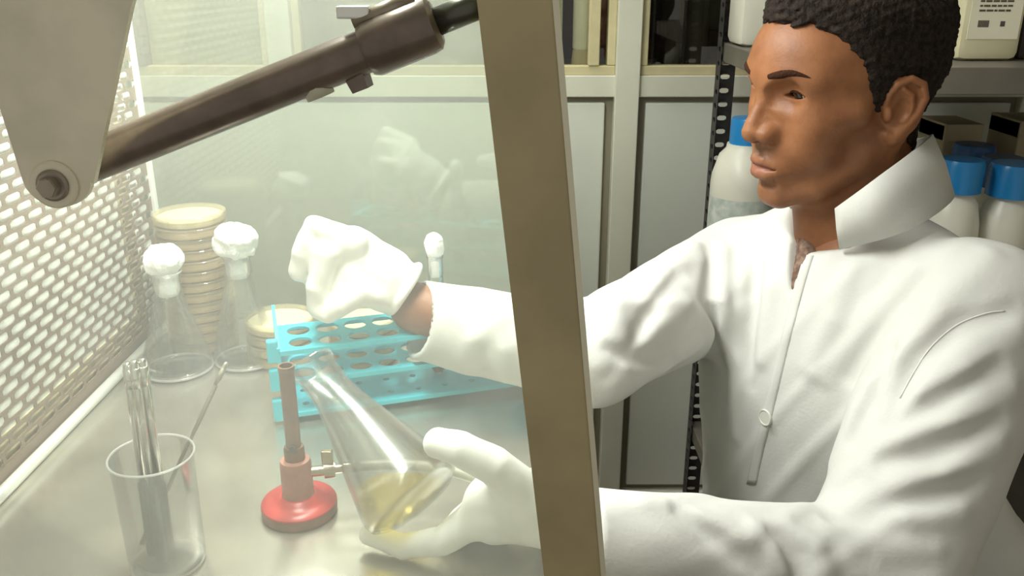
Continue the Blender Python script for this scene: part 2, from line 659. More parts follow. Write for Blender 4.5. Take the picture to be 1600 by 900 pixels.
mb = MB().box(-2.2, 2.0, -1.2, 2.4, -0.03, 0.0)
tag(mb.build('floor', M['floor']), kind='structure')
mb = MB().box(-2.2, 2.0, -1.2, 2.4, 2.62, 2.66)
tag(mb.build('ceiling', M['white_paint']), kind='structure')
mb = MB().box(1.36, 1.42, -1.2, 2.4, 0.0, 2.62)
tag(mb.build('wall_right', M['wall']), kind='structure')
mb = MB().box(-2.2, -2.14, -1.2, 2.4, 0.0, 2.62)
tag(mb.build('wall_left', M['wall']), kind='structure')

# ceiling light fitting
cl = empty('ceiling_light', (-0.45, 1.15, 2.62))
tag(cl, 'long fluorescent batten on the room ceiling', 'ceiling light')
MB().box(-0.09, 0.09, -0.62, 0.62, -0.05, 0.0, 0.008).build('housing', M['white_paint'], cl)
for sx in (-0.04, 0.04):
    MB().tube([(sx, -0.58, -0.068), (sx, 0.58, -0.068)], 0.013).build('tube', M['tube_light'], cl, smooth=True)

# partition: aluminium frame with panels below and glazed cabinet doors above
z_rail_t, z_rail_b = px_z(118, YP), px_z(152, YP)
z_win = px_z(103, YP)
z_top = 2.30
muls = [px_x(446, 50, YP) - 0.012, px_x(980, 118, YP)]
step = muls[1] - muls[0]
muls = [muls[0] - step, muls[0], muls[1], muls[1] + step * 0.60, muls[1] + step * 1.2]
x_l, x_r = -2.14, 1.36
wb = empty('wall_back', (0, YP, 0))
wb['kind'] = 'structure'
MW = 0.024
mb = MB()
mb.box(x_l, x_r, 0.0, 0.05, z_rail_b, z_rail_t, 0.002)
mb.build('rail', M['panel_frame'], wb)
MB().box(x_l, x_r, 0.0, 0.05, 0.0, 0.09, 0.002).build('bottom_rail', M['panel_frame'], wb)
MB().box(x_l, x_r, 0.0, 0.05, z_top, 2.62, 0.002).build('top_panel', M['panel_frame'], wb)
for i, x in enumerate(muls):
    MB().box(x - MW, x + MW, -0.012, 0.055, z_rail_t if i in (0, 1) else 0.0, z_top, 0.002).build('mullion', M['panel_frame'], wb)
edges = [x_l] + muls + [x_r]
for i in range(len(edges) - 1):
    a, b = edges[i] + MW, edges[i + 1] - MW
    if b - a < 0.1:
        continue
    # lower panel with a dark gasket round it (one wide panel behind the hood)
    c_low, d_low = (x_l, muls[2] - MW) if i == 2 else (a, b)
    for lowp in ([0] if i >= 2 else []):
      MB().box(c_low, d_low, 0.022, 0.028, 0.09, z_rail_b).build('gasket', M['gasket'], wb)
      MB().box(c_low + 0.017, d_low - 0.017, 0.008, 0.022, 0.105, z_rail_b - 0.012, 0.003).build('panel', M['panel'], wb)
    # glazed door above the rail
    bd = 0.016
    m = M['bead']
    MB().box(a, b, 0.004, 0.04, z_rail_t, z_win, 0.002).build('bead', m, wb)
    MB().box(a, a + bd, 0.004, 0.04, z_win, z_top, 0.002).build('bead', m, wb)
    MB().box(b - bd, b, 0.004, 0.04, z_win, z_top, 0.002).build('bead', m, wb)
    MB().box(a + bd, b - bd, 0.020, 0.024, z_win, z_top).build('pane', M['pane'], wb)
# stile between two sliding doors, right of the hood post
xs = px_x(929, 60, YP)
MB().box(xs - 0.011, xs + 0.011, 0.0, 0.03, z_win, z_top, 0.002).build('stile', M['bead'], wb)
# what the glazed cupboard holds: lining and shelves behind the panes
mb = MB().box(x_l, x_r, 0.36, 0.38, z_rail_b, z_top)
mb.build('cupboard_back', M['darkbox'], wb)
MB().box(x_l, x_r, 0.05, 0.36, z_rail_t - 0.02, z_rail_t, 0.001).build('cupboard_shelf', M['shelf'], wb)
lin = mat('lining_paper', (0.60, 0.585, 0.42), 0.8, var=0.05, scale=6)
lin2 = mat('lining_grey', (0.40, 0.385, 0.30), 0.8, var=0.25, scale=9)
jam = mat('dark_jamb', (0.13, 0.10, 0.075), 0.6)
MB().box(px_x(222, 40, YP), px_x(437, 40, YP), 0.026, 0.032, z_win, z_top).build('lining', lin, wb)
MB().box(px_x(455, 40, YP), px_x(880, 40, YP), 0.030, 0.036, z_win, z_top).build('lining', lin2, wb)
MB().box(px_x(199, 40, YP), px_x(221, 40, YP), -0.004, 0.036, z_win, z_top, 0.002).build('jamb', jam, wb)
# white bottle standing in the cupboard
p = at(910, 78, YP + 0.03)
wbot = empty('white_cylinder', (p[0], YP + 0.048, z_rail_t))
tag(wbot, 'tall white cylinder standing behind the cupboard glass beside the hood post', 'bottle')
zb = float(p[2]) - z_rail_t
MB().lathe([(0.020, 0.0), (0.021, 0.004), (0.021, 0.02), (0.018, zb)], 24).build('foot', M['carton'], wbot, smooth=True)
MB().lathe([(0.017, zb), (0.019, zb + 0.004), (0.019, zb + 0.30), (0.014, zb + 0.32)], 24).build('body', M['hdpe'], wbot, sharp=40)
# dark equipment shapes deeper in the cupboard
for i, (pa, pb, dz, w) in enumerate([(945, 962, 0.16, 0.06), (1040, 1058, 0.24, 0.05), (1082, 1100, 0.20, 0.05)]):
    x0, x1 = px_x(pa, 60, YP + 0.2), px_x(pb, 60, YP + 0.2)
    c = empty('stored_canister', ((x0 + x1) / 2, YP + 0.22, z_rail_t))
    tag(c, ['dark brown canister behind the narrow cupboard pane left of the mullion',
            'dark canister behind the cupboard pane just right of the mullion',
            'dark canister behind the cupboard pane next to the slotted upright'][i], 'canister')
    MB().lathe([(w / 2, 0), (w / 2, dz), (w / 2 * 0.6, dz + 0.02)], 20).build('body', M['darkbox'], c, sharp=40)
    MB().lathe([(w / 2 * 0.6, dz + 0.02), (w / 2 * 0.6, dz + 0.05)], 20).build('lid', M['shelf'], c, sharp=40)

# ================================================================== THE STORAGE RACK BEHIND THE MAN
sx0, sx1, sy0, sy1 = 0.372, 1.30, 1.16, 1.62
rack = empty('slotted_angle_rack', (0.84, 1.39, 0))
tag(rack, 'dark slotted angle iron storage rack behind the man', 'shelving')
RB = Matrix.Translation(-Vector((0.84, 1.39, 0)))
v, f = perf_plate(1, 76, 0.036, 0.025, 0.018, 0.009, 0.002, 0.0, (-0.018, 0.018), (0, 2))
# angle iron: a pierced face plus a pierced return flange


def angle_mesh(dirx, diry):
    vs, fs = [], []
    for (x, z, w) in v:
        vs.append((dirx * (x + 0.018), -diry * w, z + 0.0125))
    n = len(vs)
    for q in f:
        fs.append(q)
    for (x, z, w) in v:
        vs.append((-dirx * w, diry * (x + 0.018), z + 0.0125))
    for q in f:
        fs.append(tuple(i + n for i in q))
    me = bpy.data.meshes.new('angle')
    me.from_pydata(vs, [], fs)
    me.validate()
    return me


for (x, y, dx, dy) in ((sx0, sy0, 1, 1), (sx0, sy1, 1, -1), (sx1, sy0, -1, 1), (sx1, sy1, -1, -1)):
    link('upright', angle_mesh(dx, dy), M['iron'], rack, RB @ Matrix.Translation((x, y, 0)))
z_sh = px_z(106, sy0)            # top of the upper shelf
z_lo = z_sh - 0.37
for z in (z_sh, z_lo, z_lo - 0.40, z_sh + 0.45):
    o = MB().box(sx0 + 0.004, sx1 - 0.004, sy0 + 0.004, sy1 - 0.004, z - 0.032, z, 0.002).build('shelf', M['shelf'], rack, RB)
    MB().box(sx0 + 0.003, sx1 - 0.003, sy0 - 0.004, sy0 + 0.003, z - 0.034, z + 0.001, 0.001).build('shelf_lip', M['shelf'], rack, RB)


def chem_bottle(x, y, z, r, hgt, capm, label, capr=0.72, caph=0.045, band=None, grp='white bottles with blue caps'):
    t = empty('chemical_bottle', (x, y, z))
    tag(t, label, 'bottle', grp)
    h0 = hgt - caph
    MB().lathe([(r * .9, 0), (r, .006), (r, h0 * .66), (r * .97, h0 * .74), (r * .80, h0 * .90), (r * .60, h0 * .96), (r * .58, h0)], 32).build('body', M['hdpe'], t, sharp=50)
    c = r * capr
    MB().lathe([(c, h0 - .002), (c, h0 + caph * .85), (c * .93, h0 + caph), (c * .55, h0 + caph)], 32).build('cap', capm, t, sharp=40)
    if band:
        MB().lathe([(r * 1.004, h0 * .18), (r * 1.004, h0 * .55)], 32, cap0=False, cap1=False).build('label_band', band, t, smooth=True)
    return t


p = at(1512, 300, 1.21)
chem_bottle(p[0], 1.24, z_lo, 0.0385, float(p[2]) + 0.012 - z_lo + 0.03, M['bluecap'], 'white bottle with bright blue cap just behind the coat collar', 0.82)
p = at(1597, 305, 1.21)
chem_bottle(p[0], 1.24, z_lo, 0.0400, float(p[2]) + 0.04 - z_lo, M['bluecap'], 'white bottle with blue cap at the right edge of the picture', 0.85)
p = at(1524, 250, 1.44)
chem_bottle(p[0], 1.45, z_lo, 0.046, float(p[2]) + 0.025 - z_lo, M['bluecap_dark'], 'bottle with dark blue cap in the second row above the collar', 0.72)
p = at(1566, 265, 1.335)
chem_bottle(p[0], 1.338, z_lo, 0.043, float(p[2]) + 0.02 - z_lo, M['bluecap_dark'], 'bottle with dark blue cap in the second row nearer the right edge', 0.72)
p = at(1168, 212, 1.50)
chem_bottle(p[0] + 0.004, 1.52, z_lo, 0.056, float(p[2]) + 0.028 - z_lo, M['bluecap'], 'white bottle with blue cap seen past the man\'s nose', 0.52, band=mat('pale_label', (0.70, 0.72, 0.66), 0.6, col2=(0.45, 0.52, 0.48), scale=55))
# cartons at the back of the lower compartment
for i, (pa, pb, pt, Y, m, lb) in enumerate([(1478, 1538, 195, 1.51, M['carton'], 'beige carton behind the blue caps under the upper shelf'),
                                            (1596, 1690, 190, 1.49, M['carton'], 'beige carton at the right end of the lower shelf')]):
    x0, x1 = px_x(pa, pt, Y), px_x(pb, pt, Y)
    c = empty('carton', ((x0 + x1) / 2, Y + 0.05, z_lo))
    tag(c, lb, 'box')
    hh = float(at(pa, pt, Y)[2]) - z_lo
    w = (x1 - x0) / 2
    MB().box(-w, w, -0.05, 0.05, 0, hh, 0.003).build('body', m, c)
    MB().box(-w, w, -0.051, 0.051, hh - 0.03, hh + 0.001, 0.002).build('lid', m, c)
# upper shelf: white container on the left, labelled cream can on the right
p0, p1 = at(1133, 60, 1.56), at(1196, 60, 1.56)
c = empty('white_jar', ((p0[0] + p1[0]) / 2 + 0.02, 1.54, z_sh))
tag(c, 'white plastic jar on the upper shelf left of the man\'s hair', 'jar')
w = (p1[0] - p0[0]) / 2 + 0.012
MB().box(-w, w, -0.05, 0.05, 0, 0.20, 0.014).build('body', M['hdpe'], c, sharp=40)
MB().lathe([(0.03, 0.20), (0.03, 0.235), (0.026, 0.24)], 24).build('cap', M['hdpe'], c, sharp=40)
MB().box(-w * 0.25, w * 0.55, -0.0512, -0.0500, 0.03, 0.13).build('label', mat('pale_green_label', (0.62, 0.70, 0.60), 0.6, col2=(0.45, 0.60, 0.52), scale=60), c)
p0, p1 = at(1492, 104, 1.25), at(1590, 104, 1.25)
w = (p1[0] - p0[0]) / 2
can = empty('cream_can', ((p0[0] + p1[0]) / 2, 1.25 + 0.06, z_sh))
tag(can, 'cream plastic can with printed label on the upper shelf', 'container')
MB().box(-w, w, -0.06, 0.06, 0, 0.17, 0.012).build('body', M['cream'], can, sharp=40)
MB().lathe([(0.025, 0.17), (0.025, 0.195), (0.021, 0.20)], 24, Matrix.Translation((0.02, 0, 0))).build('cap', M['hdpe'], can, sharp=40)
lab = MB().box(-w * 0.80, w * 0.80, -0.0612, -0.0602, 0.030, 0.15).build('label', M['paper'], can)
rr = random.Random(3)
for k in range(7):
    zz = 0.0915 - 0.0062 * k if k < 5 else 0.076
    if k >= 5:
        continue
    mb = MB()
    x = -w * 0.55
    while x < w * (0.5 - 0.15 * rr.random()):
        ln = rr.uniform(0.003, 0.009)
        mb.box(x, min(x + ln, w * 0.75), -0.0617, -0.0612, zz, zz + 0.0026)
        x += ln + 0.0016
    mb.build('print_line', M['ink_red'] if k == 0 else M['ink'], lab)
mb = MB()
for k in range(9):
    x = -w * 0.52 + k * 0.0017
    mb.box(x, x + 0.0011, -0.0617, -0.0612, 0.046, 0.055)
mb.build('barcode', M['ink'], lab)
MB().box(w * 0.18, w * 0.32, -0.0617, -0.0612, 0.047, 0.054).build('print_mark', M['ink'], lab)
# dark box right of the can
c = empty('dark_box', (float(p1[0]) + 0.075, 1.36, z_sh))
tag(c, 'dark box on the upper shelf right of the cream can', 'box')
MB().box(-0.06, 0.06, -0.08, 0.08, 0, 0.20, 0.004).build('body', M['darkbox'], c)
MB().box(-0.061, 0.061, -0.081, 0.081, 0.17, 0.203, 0.003).build('lid', M['darkbox'], c)

# ================================================================== THE LAMINAR FLOW HOOD
ZT = CAMZ + 0.34                 # underside of the hood roof
XE = 0.078                       # front edge of the bench top
hood = empty('laminar_flow_hood', (-0.2, 0.745, 0))
tag(hood, 'steel laminar flow hood with slotted back grille, glass sides and bare steel work surface', 'flow hood')
HB = Matrix.Translation(-Vector((-0.2, 0.745, 0)))


def hp(mbd, name, m, **k):
    return mbd.build(name, m, hood, HB, **k)


hp(MB().box(XW - 0.02, XE, 0.40, YF + 0.03, WZ - 0.035, WZ, 0.006), 'work_surface', M['steel'], sharp=40)
hp(MB().box(XW - 0.16, 0.02, 0.42, YF + 0.02, 0.10, WZ - 0.035, 0.004), 'base_cabinet', M['white_paint'])
for (x, y) in ((XW - 0.12, 0.46), (XW - 0.12, YF - 0.03), (-0.02, 0.46), (-0.02, YF - 0.03)):
    hp(MB().lathe([(0.022, 0.0), (0.022, 0.01), (0.012, 0.014), (0.012, 0.10)], 16, Matrix.Translation((x, y, 0))), 'foot', M['iron'])
hp(MB().box(XW - 0.16, 0.03, 0.40, YF + 0.03, ZT, ZT + 0.16, 0.004), 'roof', M['white_paint'])
hp(MB().box(XW - 0.16, XW - 0.06, 0.40, YF + 0.03, WZ - 0.035, ZT, 0.004), 'plenum', M['white_paint'])
# pierced grille standing in front of the filter
pu, pv = 0.0330, 0.0121
v, f = perf_plate(24, 62, pu, pv, 0.0286, 0.0090, 0.0010, 0.5, (0.0, YF - 0.404), (0, 1))
me = bpy.data.meshes.new('grille')
me.from_pydata([(w, u, z) for (u, z, w) in v], [], [tuple(q) for q in f])
me.validate()
link('grille', me, M['grille'], hood, HB @ Matrix.Translation((XW, 0.402, WZ + 0.026)))
hp(MB().box(XW - 0.020, XW - 0.009, 0.40, YF, WZ, ZT), 'filter', M['filter'])
hp(MB().box(XW - 0.009, XW - 0.005, 1.046, 1.074, WZ, ZT), 'filter_frame', M['filter_frame'])
hp(MB().box(XW - 0.009, XW - 0.006, 1.080, 1.100, WZ, ZT), 'filter_seal', M['filter_white'])
hp(MB().box(XW - 0.009, XW - 0.005, 0.40, 1.046, WZ, WZ + 0.042), 'filter_frame', M['filter_frame'])
hp(MB().box(XW - 0.004, XW + 0.001, 0.40, YF, WZ, WZ + 0.020), 'grille_skirt', M['grille'])
hp(MB().tube([(XW + 0.008, 0.40, WZ + 0.006), (XW + 0.008, YF, WZ + 0.006)], 0.0062, 12), 'coving_strip', M['alu_bright'], smooth=True)
# far side glass with its aluminium edge
hp(MB().box(XW - 0.06, 0.035, YF, YF + 0.005, WZ, ZT), 'far_glass_panel', M['far_glass'])
hp(MB().box(XW - 0.004, XW + 0.005, YF - 0.010, YF, WZ, ZT, 0.0015), 'corner_trim', M['alu_bright'])
hp(MB().box(0.035, 0.055, YF - 0.01, YF + 0.015, WZ, ZT, 0.002), 'far_post', M['post'])
# near side glass
P = [at(745, 0, .42), at(873, 0, .42), at(947, 900, .42), at(850, 900, .42)]


def on_line(a, b, z):
    t = (z - a[2]) / (b[2] - a[2])
    return float(a[0] + t * (b[0] - a[0]))


zt, zb = ZT, WZ
lt, lb, rt, rb = on_line(P[0], P[3], zt), on_line(P[0], P[3], zb), on_line(P[1], P[2], zt), on_line(P[1], P[2], zb)
hp(MB().prism([(XW - 0.06, zb), (lb + 0.006, zb), (lt + 0.006, zt), (XW - 0.06, zt)], YN, YN + 0.004), 'near_glass_panel', M['hood_glass'])
ew = 0.0030
hp(MB().prism([(lb, zb), (rb - ew, zb), (rt - ew, zt), (lt, zt)], 0.420, 0.455), 'front_post', M['post'])
hp(MB().prism([(rb - ew, zb), (rb, zb), (rt, zt), (rt - ew, zt)], 0.4185, 0.456), 'post_edge', M['post_edge'])
# lamp fitting under the roof
hl = HOOD_LAMP
lf = hp(MB().box(hl[0] - 0.05, hl[0] + 0.05, hl[1] - 0.31, hl[1] + 0.31, hl[2] + 0.024, ZT, 0.004), 'lamp_housing', M['white_paint'])
MB().tube([(hl[0], hl[1] - 0.29, hl[2] + 0.014), (hl[0], hl[1] + 0.29, hl[2] + 0.014)], 0.0085).build('lamp_tube', M['tube_light'], lf, smooth=True)

# bracket plate with bolt
YB = 0.414
pts = [at(-170, -90, YB), at(232, -90, YB), at(204, 15, YB), at(146, 288, YB)]
cb = at(88, 280, YB)
rbk = float(np.linalg.norm(at(146, 288, YB) - cb))
poly = [(float(pts[0][0]) - .02, ZT), (float(pts[1][0]) + .02, ZT)] + [(p[0], p[2]) for p in pts[1:]]
for k in range(13):
    a = math.radians(-4 - 172 * k / 12)
    poly.append((cb[0] + rbk * 0.93 * math.cos(a), cb[2] + rbk * 0.78 * math.sin(a)))
poly.append((at(0, 170, YB)[0], at(0, 170, YB)[2]))
poly.append((at(-170, -90, YB)[0], at(-170, -90, YB)[2]))
br = hp(MB().prism(poly, YB, YB + 0.004), 'support_bracket', M['bracket'])
bo = at(86, 288, YB)
TB = Matrix.Translation(V(bo)) @ Matrix.Rotation(math.radians(90), 4, 'X')
MB().lathe([(0.0118, -0.001), (0.0118, 0.0012), (0.0108, 0.0018), (0.006, 0.0018)], 32, TB).build('washer', M['bracket'], br, sharp=30)
MB().lathe([(0.0078, 0.0018), (0.0078, 0.0032), (0.0066, 0.0040), (0.0035, 0.0040)], 32, TB).build('spring_ring', M['bolt'], br, sharp=30)
MB().lathe([(0.0052, 0.0038), (0.0052, 0.0085), (0.0046, 0.0092), (0.001, 0.0092)], 6, TB).build('bolt_head', M['bolt'], br)
# gas strut from the bracket to the post
YS = 0.438
a, b, c, d = at(90, 272, YS), at(575, 78, YS), at(612, 63, YS), at(683, 34, YS)
e = at(790, -10, YS)
ax = (V(d) - V(a)).normalized()
st = hp(MB().tube([a, V(a) + ax * 0.004, V(b) - ax * 0.002, b], [0.0095, 0.0108, 0.0108, 0.0105], 28), 'gas_strut', M['strut'], sharp=40)
MB().tube([V(b) - ax * 0.001, V(b) + ax * 0.002, V(d) - ax * 0.006, V(d) - ax * 0.002, d], [0.0125, 0.0138, 0.0138, 0.0130, 0.010], 28).build('end_sleeve', M['strut'], st, sharp=40)
MB().tube([V(d) - ax * 0.004, e], 0.0068, 20).build('piston_rod', M['rod'], st, smooth=True)
# clip under the strut and lug above it
n = Vector((ax.z, 0, -ax.x))
n = n if n.z > 0 else -n
q = V(b) - ax * 0.010
MB().tube([q - n * 0.006, q - n * 0.0165], [0.0075, 0.0062], 4).build('clip', M['strut'], st)
q = V(b) - ax * 0.031
MB().tube([q - n * 0.004, q - n * 0.0125], [0.0085, 0.0072], 14).build('rubber_pad', mat('pale_pad', (0.62, 0.60, 0.46), 0.6), st, smooth=True)
q = V(c) + n * 0.0135
MB().tube([q - ax * 0.014, q + ax * 0.018], [0.0042, 0.0048], 12).build('lug', M['bolt'], st, smooth=True)
q = V(c) + n * 0.0185 - ax * 0.012
MB().box(-0.008, 0.008, -0.004, 0.004, -0.003, 0.003, 0.001, Matrix.Translation(q)).build('lug_tab', M['alu_bright'], st)

# ================================================================== THINGS ON THE BENCH
G = empty


def ball_mesh(rad, scl, amp, freq, seed, loc=(0, 0, 0), sub=4):
    bm = bmesh.new()
    bmesh.ops.create_icosphere(bm, subdivisions=sub, radius=1.0)
    co = np.array([v.co[:] for v in bm.verts], np.float32)
    d = 1 + amp * vnoise(co, freq, seed) + amp * 0.55 * vnoise(co, freq * 2.3, seed + 1) + amp * 0.3 * vnoise(co, freq * 5, seed + 2)
    for v, k in zip(bm.verts, d):
        v.co = Vector((v.co.x * scl[0], v.co.y * scl[1], v.co.z * scl[2])) * (rad * float(k)) + Vector(loc)
    return bm


def flask_profile(R, H, rn, t=0.0):
    o = [(R * .86, 0.0), (R * .97, .003), (R, .009), (R * .985, .016)]
    zc = H * .74
    for k in range(1, 8):
        s = k / 8
        o.append((R * .985 + (rn * 1.02 - R * .985) * s, .016 + (zc - .016) * s))
    o += [(rn, zc + .006), (rn, H - .006), (rn * 1.12, H - .003), (rn * 1.14, H)]
    return [(max(r - t, .002), z + (t if i < 3 else 0)) for i, (r, z) in enumerate(o)]


def flask_mesh(R, H, rn):
    o = flask_profile(R, H, rn)
    i = flask_profile(R, H, rn, .0016)
    mb = MB().lathe(o + i[::-1], 56)
    return mb.mesh('flask', flip=False)


FR, FH, FN = 0.0415, 0.130, 0.0165
fm = flask_mesh(FR, FH, FN)


def plugged_flask(px, py, R, H, rn, lab, seed, pr):
    p = atz(px, py, WZ)
    t = G('conical_flask', (p[0], p[1], WZ))
    tag(t, lab, 'flask', 'conical flasks stoppered with cotton')
    link('glass_body', flask_mesh(R, H, rn), M['flask_glass'], t, smooth=True)
    for rr_, zz_, tt_ in ((R * .965, .0040, .0016), (rn * 1.10, H - .001, .0010)):  # pale beads added to paint the bright outlines of base and lip
        MB().tube([(rr_ * math.cos(a), rr_ * math.sin(a), zz_) for a in [2 * math.pi * k / 48 for k in range(49)]], tt_, 8, caps=False).build('rim_bead', M['rim_glint'], t, smooth=True)
    bm = ball_mesh(pr, (1.0, 1.0, .84), .085, 4.5, seed, (0, 0, H + pr * .62))
    me = bpy.data.meshes.new('plug')
    bm.to_mesh(me)
    bm.free()
    pl = link('cotton_plug', me, M['cotton'], t, smooth=True)
    MB().lathe([(rn * .70, H - .030), (rn * .86, H - .025), (rn * .88, H + .004)], 28).build('plug_stem', M['cotton'], pl, smooth=True)
    MB().lathe([(R * .55, .0030), (R * .90, .0036), (R * .90, .0044), (R * .3, .0044)], 40).build('film_of_liquid', M['glass'], t, smooth=True)
    return t


plugged_flask(280, 578, FR, 0.129, FN, 'conical flask nearest the grille with a small round cotton plug', 3, 0.0225)
plugged_flask(388, 563, FR * .97, 0.142, FN, 'conical flask between the dish stack and rack with a tall cotton plug', 9, 0.0265)

# stack of petri dishes
ORD = ['top', 'second', 'third', 'fourth', 'fifth', 'sixth', 'seventh', 'eighth', 'ninth', 'tenth', 'eleventh', 'twelfth', 'bottom']
dish_me = {}


def petri(p, k, r, agar, label, grp, jit=0.0):
    t = G('petri_dish', (p[0] + rng.uniform(-jit, jit), p[1] + rng.uniform(-jit, jit), p[2]))
    tag(t, label, 'petri dish', grp)
    key = (round(r, 4),)
    if key not in dish_me:
        dish_me[key] = (
            MB().lathe([(r * .93, 0.0), (r * .95, .0008), (r * .95, .0125), (r * .935, .0125), (r * .93, .0018)], 48).mesh('dish'),
            MB().lathe([(r * .985, .0045), (r, .0045), (r, .0136), (r * .985, .0142), (r * .90, .0142), (r * .90, .0136), (r * .985, .0132)], 48).mesh('lid'),
            MB().lathe([(r * .92, .0019), (r * .92, .0085), (r * .90, .0090)], 40).mesh('agar'))
    a, b, c = dish_me[key]
    link('dish', a.copy() if not a.materials else a, M['clear_plastic'], t)
    link('lid', b, M['clear_plastic'], t)
    link('agar', c.copy(), agar, t, smooth=False)
    return t


p = at(297, 347, 1.052)
for k in range(13):
    z = WZ + (12 - k) * .0138
    petri((p[0], p[1], z), k, .0442, M['agar_pale'] if k < 1 else M['agar'],
          '%s petri dish of the tall stack behind the flasks' % (ORD[k] if k in (0, 12) else ORD[k] + ' from top'), 'petri dishes in the tall stack', .0008)
for s, (px_, py_, nm) in enumerate(((437, 493, 'left'), (566, 493, 'right'))):
    q = at(px_, py_, 1.005)
    for k in range(4):
        petri((q[0], q[1], WZ + (3 - k) * .0142), k, .0435, M['agar_pale'],
              '%s petri dish of the short stack behind the rack%s' % (['top', 'second', 'third', 'bottom'][k], ', under the gloved fist' if s else '\'s left end'),
              'petri dishes in the short stacks', .0006)

# test tube rack
RL, RD = 0.300, 0.072
fl = atz(447, 664, WZ)
f2 = atz(767, 606, WZ + .01)
ang = math.atan2(f2[1] - fl[1], f2[0] - fl[0])
rk = G('test_tube_rack', (fl[0], fl[1], WZ), ang)
tag(rk, 'turquoise plastic test tube rack with three pierced tiers', 'test tube rack')


def hole_plate(nu, nv, pu, pv, r, thick, mu, mv, seg=20):
    """plate lying in x-y with round holes, margins mu / mv at the ends"""
    vs, fs = [], []
    for j in range(nv):
        for i in range(nu):
            cx, cy = mu + (i + .5) * pu, mv + (j + .5) * pv
            x0, x1 = cx - pu / 2 - (mu if i == 0 else 0), cx + pu / 2 + (mu if i == nu - 1 else 0)
            y0, y1 = cy - pv / 2 - (mv if j == 0 else 0), cy + pv / 2 + (mv if j == nv - 1 else 0)
            n = len(vs)
            for lay in (0, -thick):
                for k in range(seg):
                    a = 2 * math.pi * (k + .5) / seg
                    c, s = math.cos(a), math.sin(a)
                    sc = min((pu / 2) / max(abs(c), 1e-6), (pv / 2) / max(abs(s), 1e-6))
                    X, Y = cx + c * sc, cy + s * sc
                    X = x0 if X < cx - pu / 2 + 1e-6 else (x1 if X > cx + pu / 2 - 1e-6 else X)
                    Y = y0 if Y < cy - pv / 2 + 1e-6 else (y1 if Y > cy + pv / 2 - 1e-6 else Y)
                    vs.append((X, Y, lay))
                for k in range(seg):
                    a = 2 * math.pi * (k + .5) / seg
                    vs.append((cx + r * math.cos(a), cy + r * math.sin(a), lay))
            o = n + 2 * seg
            for k in range(seg):
                k2 = (k + 1) % seg
                fs.append((n + k, n + k2, n + seg + k2, n + seg + k))
                fs.append((o + k2, o + k, o + seg + k, o + seg + k2))
                fs.append((n + seg + k, n + seg + k2, o + seg + k2, o + seg + k))
            # corners of the cell rectangle
            for (cx_, cy_) in ((x0, y0), (x1, y0), (x1, y1), (x0, y1)):
                a = math.atan2(cy_ - cy, cx_ - cx)
                vs.append((cx_, cy_, 0))
                m = len(vs) - 1
                # nearest two outer points on either side of the corner
                kk = sorted(range(seg), key=lambda q: abs(((2 * math.pi * (q + .5) / seg - math.atan2((cy_ - cy) and math.copysign(pv / 2, cy_ - cy), math.copysign(pu / 2, cx_ - cx))) + math.pi) % (2 * math.pi) - math.pi))[:2]
                fs.append((m, n + kk[0], n + kk[1]))
    # rim
    W, Dp = 2 * mu + nu * pu, 2 * mv + nv * pv
    n = len(vs)
    for lay in (0, -thick):
        vs += [(0, 0, lay), (W, 0, lay), (W, Dp, lay), (0, Dp, lay)]
    for k in range(4):
        fs.append((n + k, n + (k + 1) % 4, n + 4 + (k + 1) % 4, n + 4 + k))
    me = bpy.data.meshes.new('tier')
    me.from_pydata(vs, [], fs)
    me.validate()
    return me


for z, r in ((.087, .0126), (.051, .0126), (.013, .004)):
    o = link('tier', hole_plate(9, 2, .0315, .0330, r, .003, (RL - 9 * .0315) / 2, .003), M['rack'], rk, Matrix.Translation((0, 0, z)))
    MB().box(0.001, RL - .001, -.0015, .0015, z - .005, z + .0005, .0005).build('tier_lip', M['rack'], o, Matrix.Translation((0, 0, -z)))
    o2 = MB().box(0.001, RL - .001, RD - .0015, RD + .0015, z - .007, z + .0005, .0005).build('tier_lip', M['rack'], o, Matrix.Translation((0, 0, -z)))
for x in (0.0, RL):
    s = -1 if x == 0 else 1
    # end panel: tall at the back, stepping down to the front
    pr = [(0, 0), (RD, 0), (RD, .113), (RD - .012, .113), (0, .090)]
    mb = MB()
    a_ = [mb.bm.verts.new((x - .0018, y, z)) for y, z in pr]
    b_ = [mb.bm.verts.new((x + .0018, y, z)) for y, z in pr]
    for k in range(5):
        mb.bm.faces.new((a_[k], a_[(k + 1) % 5], b_[(k + 1) % 5], b_[k]))
    mb.bm.faces.new(a_[::-1])
    mb.bm.faces.new(b_)
    ep = mb.build('end_panel', M['rack'], rk)
    for z in (.073, .040, .004):
        MB().box(min(x, x + s * .012), max(x, x + s * .012), .001, .010, z, z + .026, .002).build('foot_block', M['rack'], ep)
# test tube standing in the rack
tp = atz(709, 600, WZ + .012)
dx, dy = tp[0] - fl[0], tp[1] - fl[1]
ui = round(((dx * math.cos(ang) + dy * math.sin(ang)) - .0083) / .0315 - .5)
uu, vv = .00825 + (ui + .5) * .0315, .003 + 1.5 * .033
tw = (fl[0] + uu * math.cos(ang) - vv * math.sin(ang), fl[1] + uu * math.sin(ang) + vv * math.cos(ang))
tt = G('test_tube', (tw[0], tw[1], WZ + .0125))
tag(tt, 'cotton-plugged test tube standing in the turquoise rack behind the sleeve', 'test tube')
MB().lathe([(.002, 0), (.006, .0015), (.0085, .006), (.009, .012), (.009, .143), (.010, .146), (.0088, .146), (.008, .14), (.008, .012)], 28).build('glass', M['glass'], tt, smooth=True)
MB().lathe([(.002, .001), (.0058, .003), (.0076, .008), (.0078, .03), (.002, .03)], 24).build('contents', M['dark_handle'], tt, smooth=True)
bm = ball_mesh(.0125, (.95, .95, 1.25), .10, 4.2, 21, (0, 0, .158), 3)
me = bpy.data.meshes.new('plug')
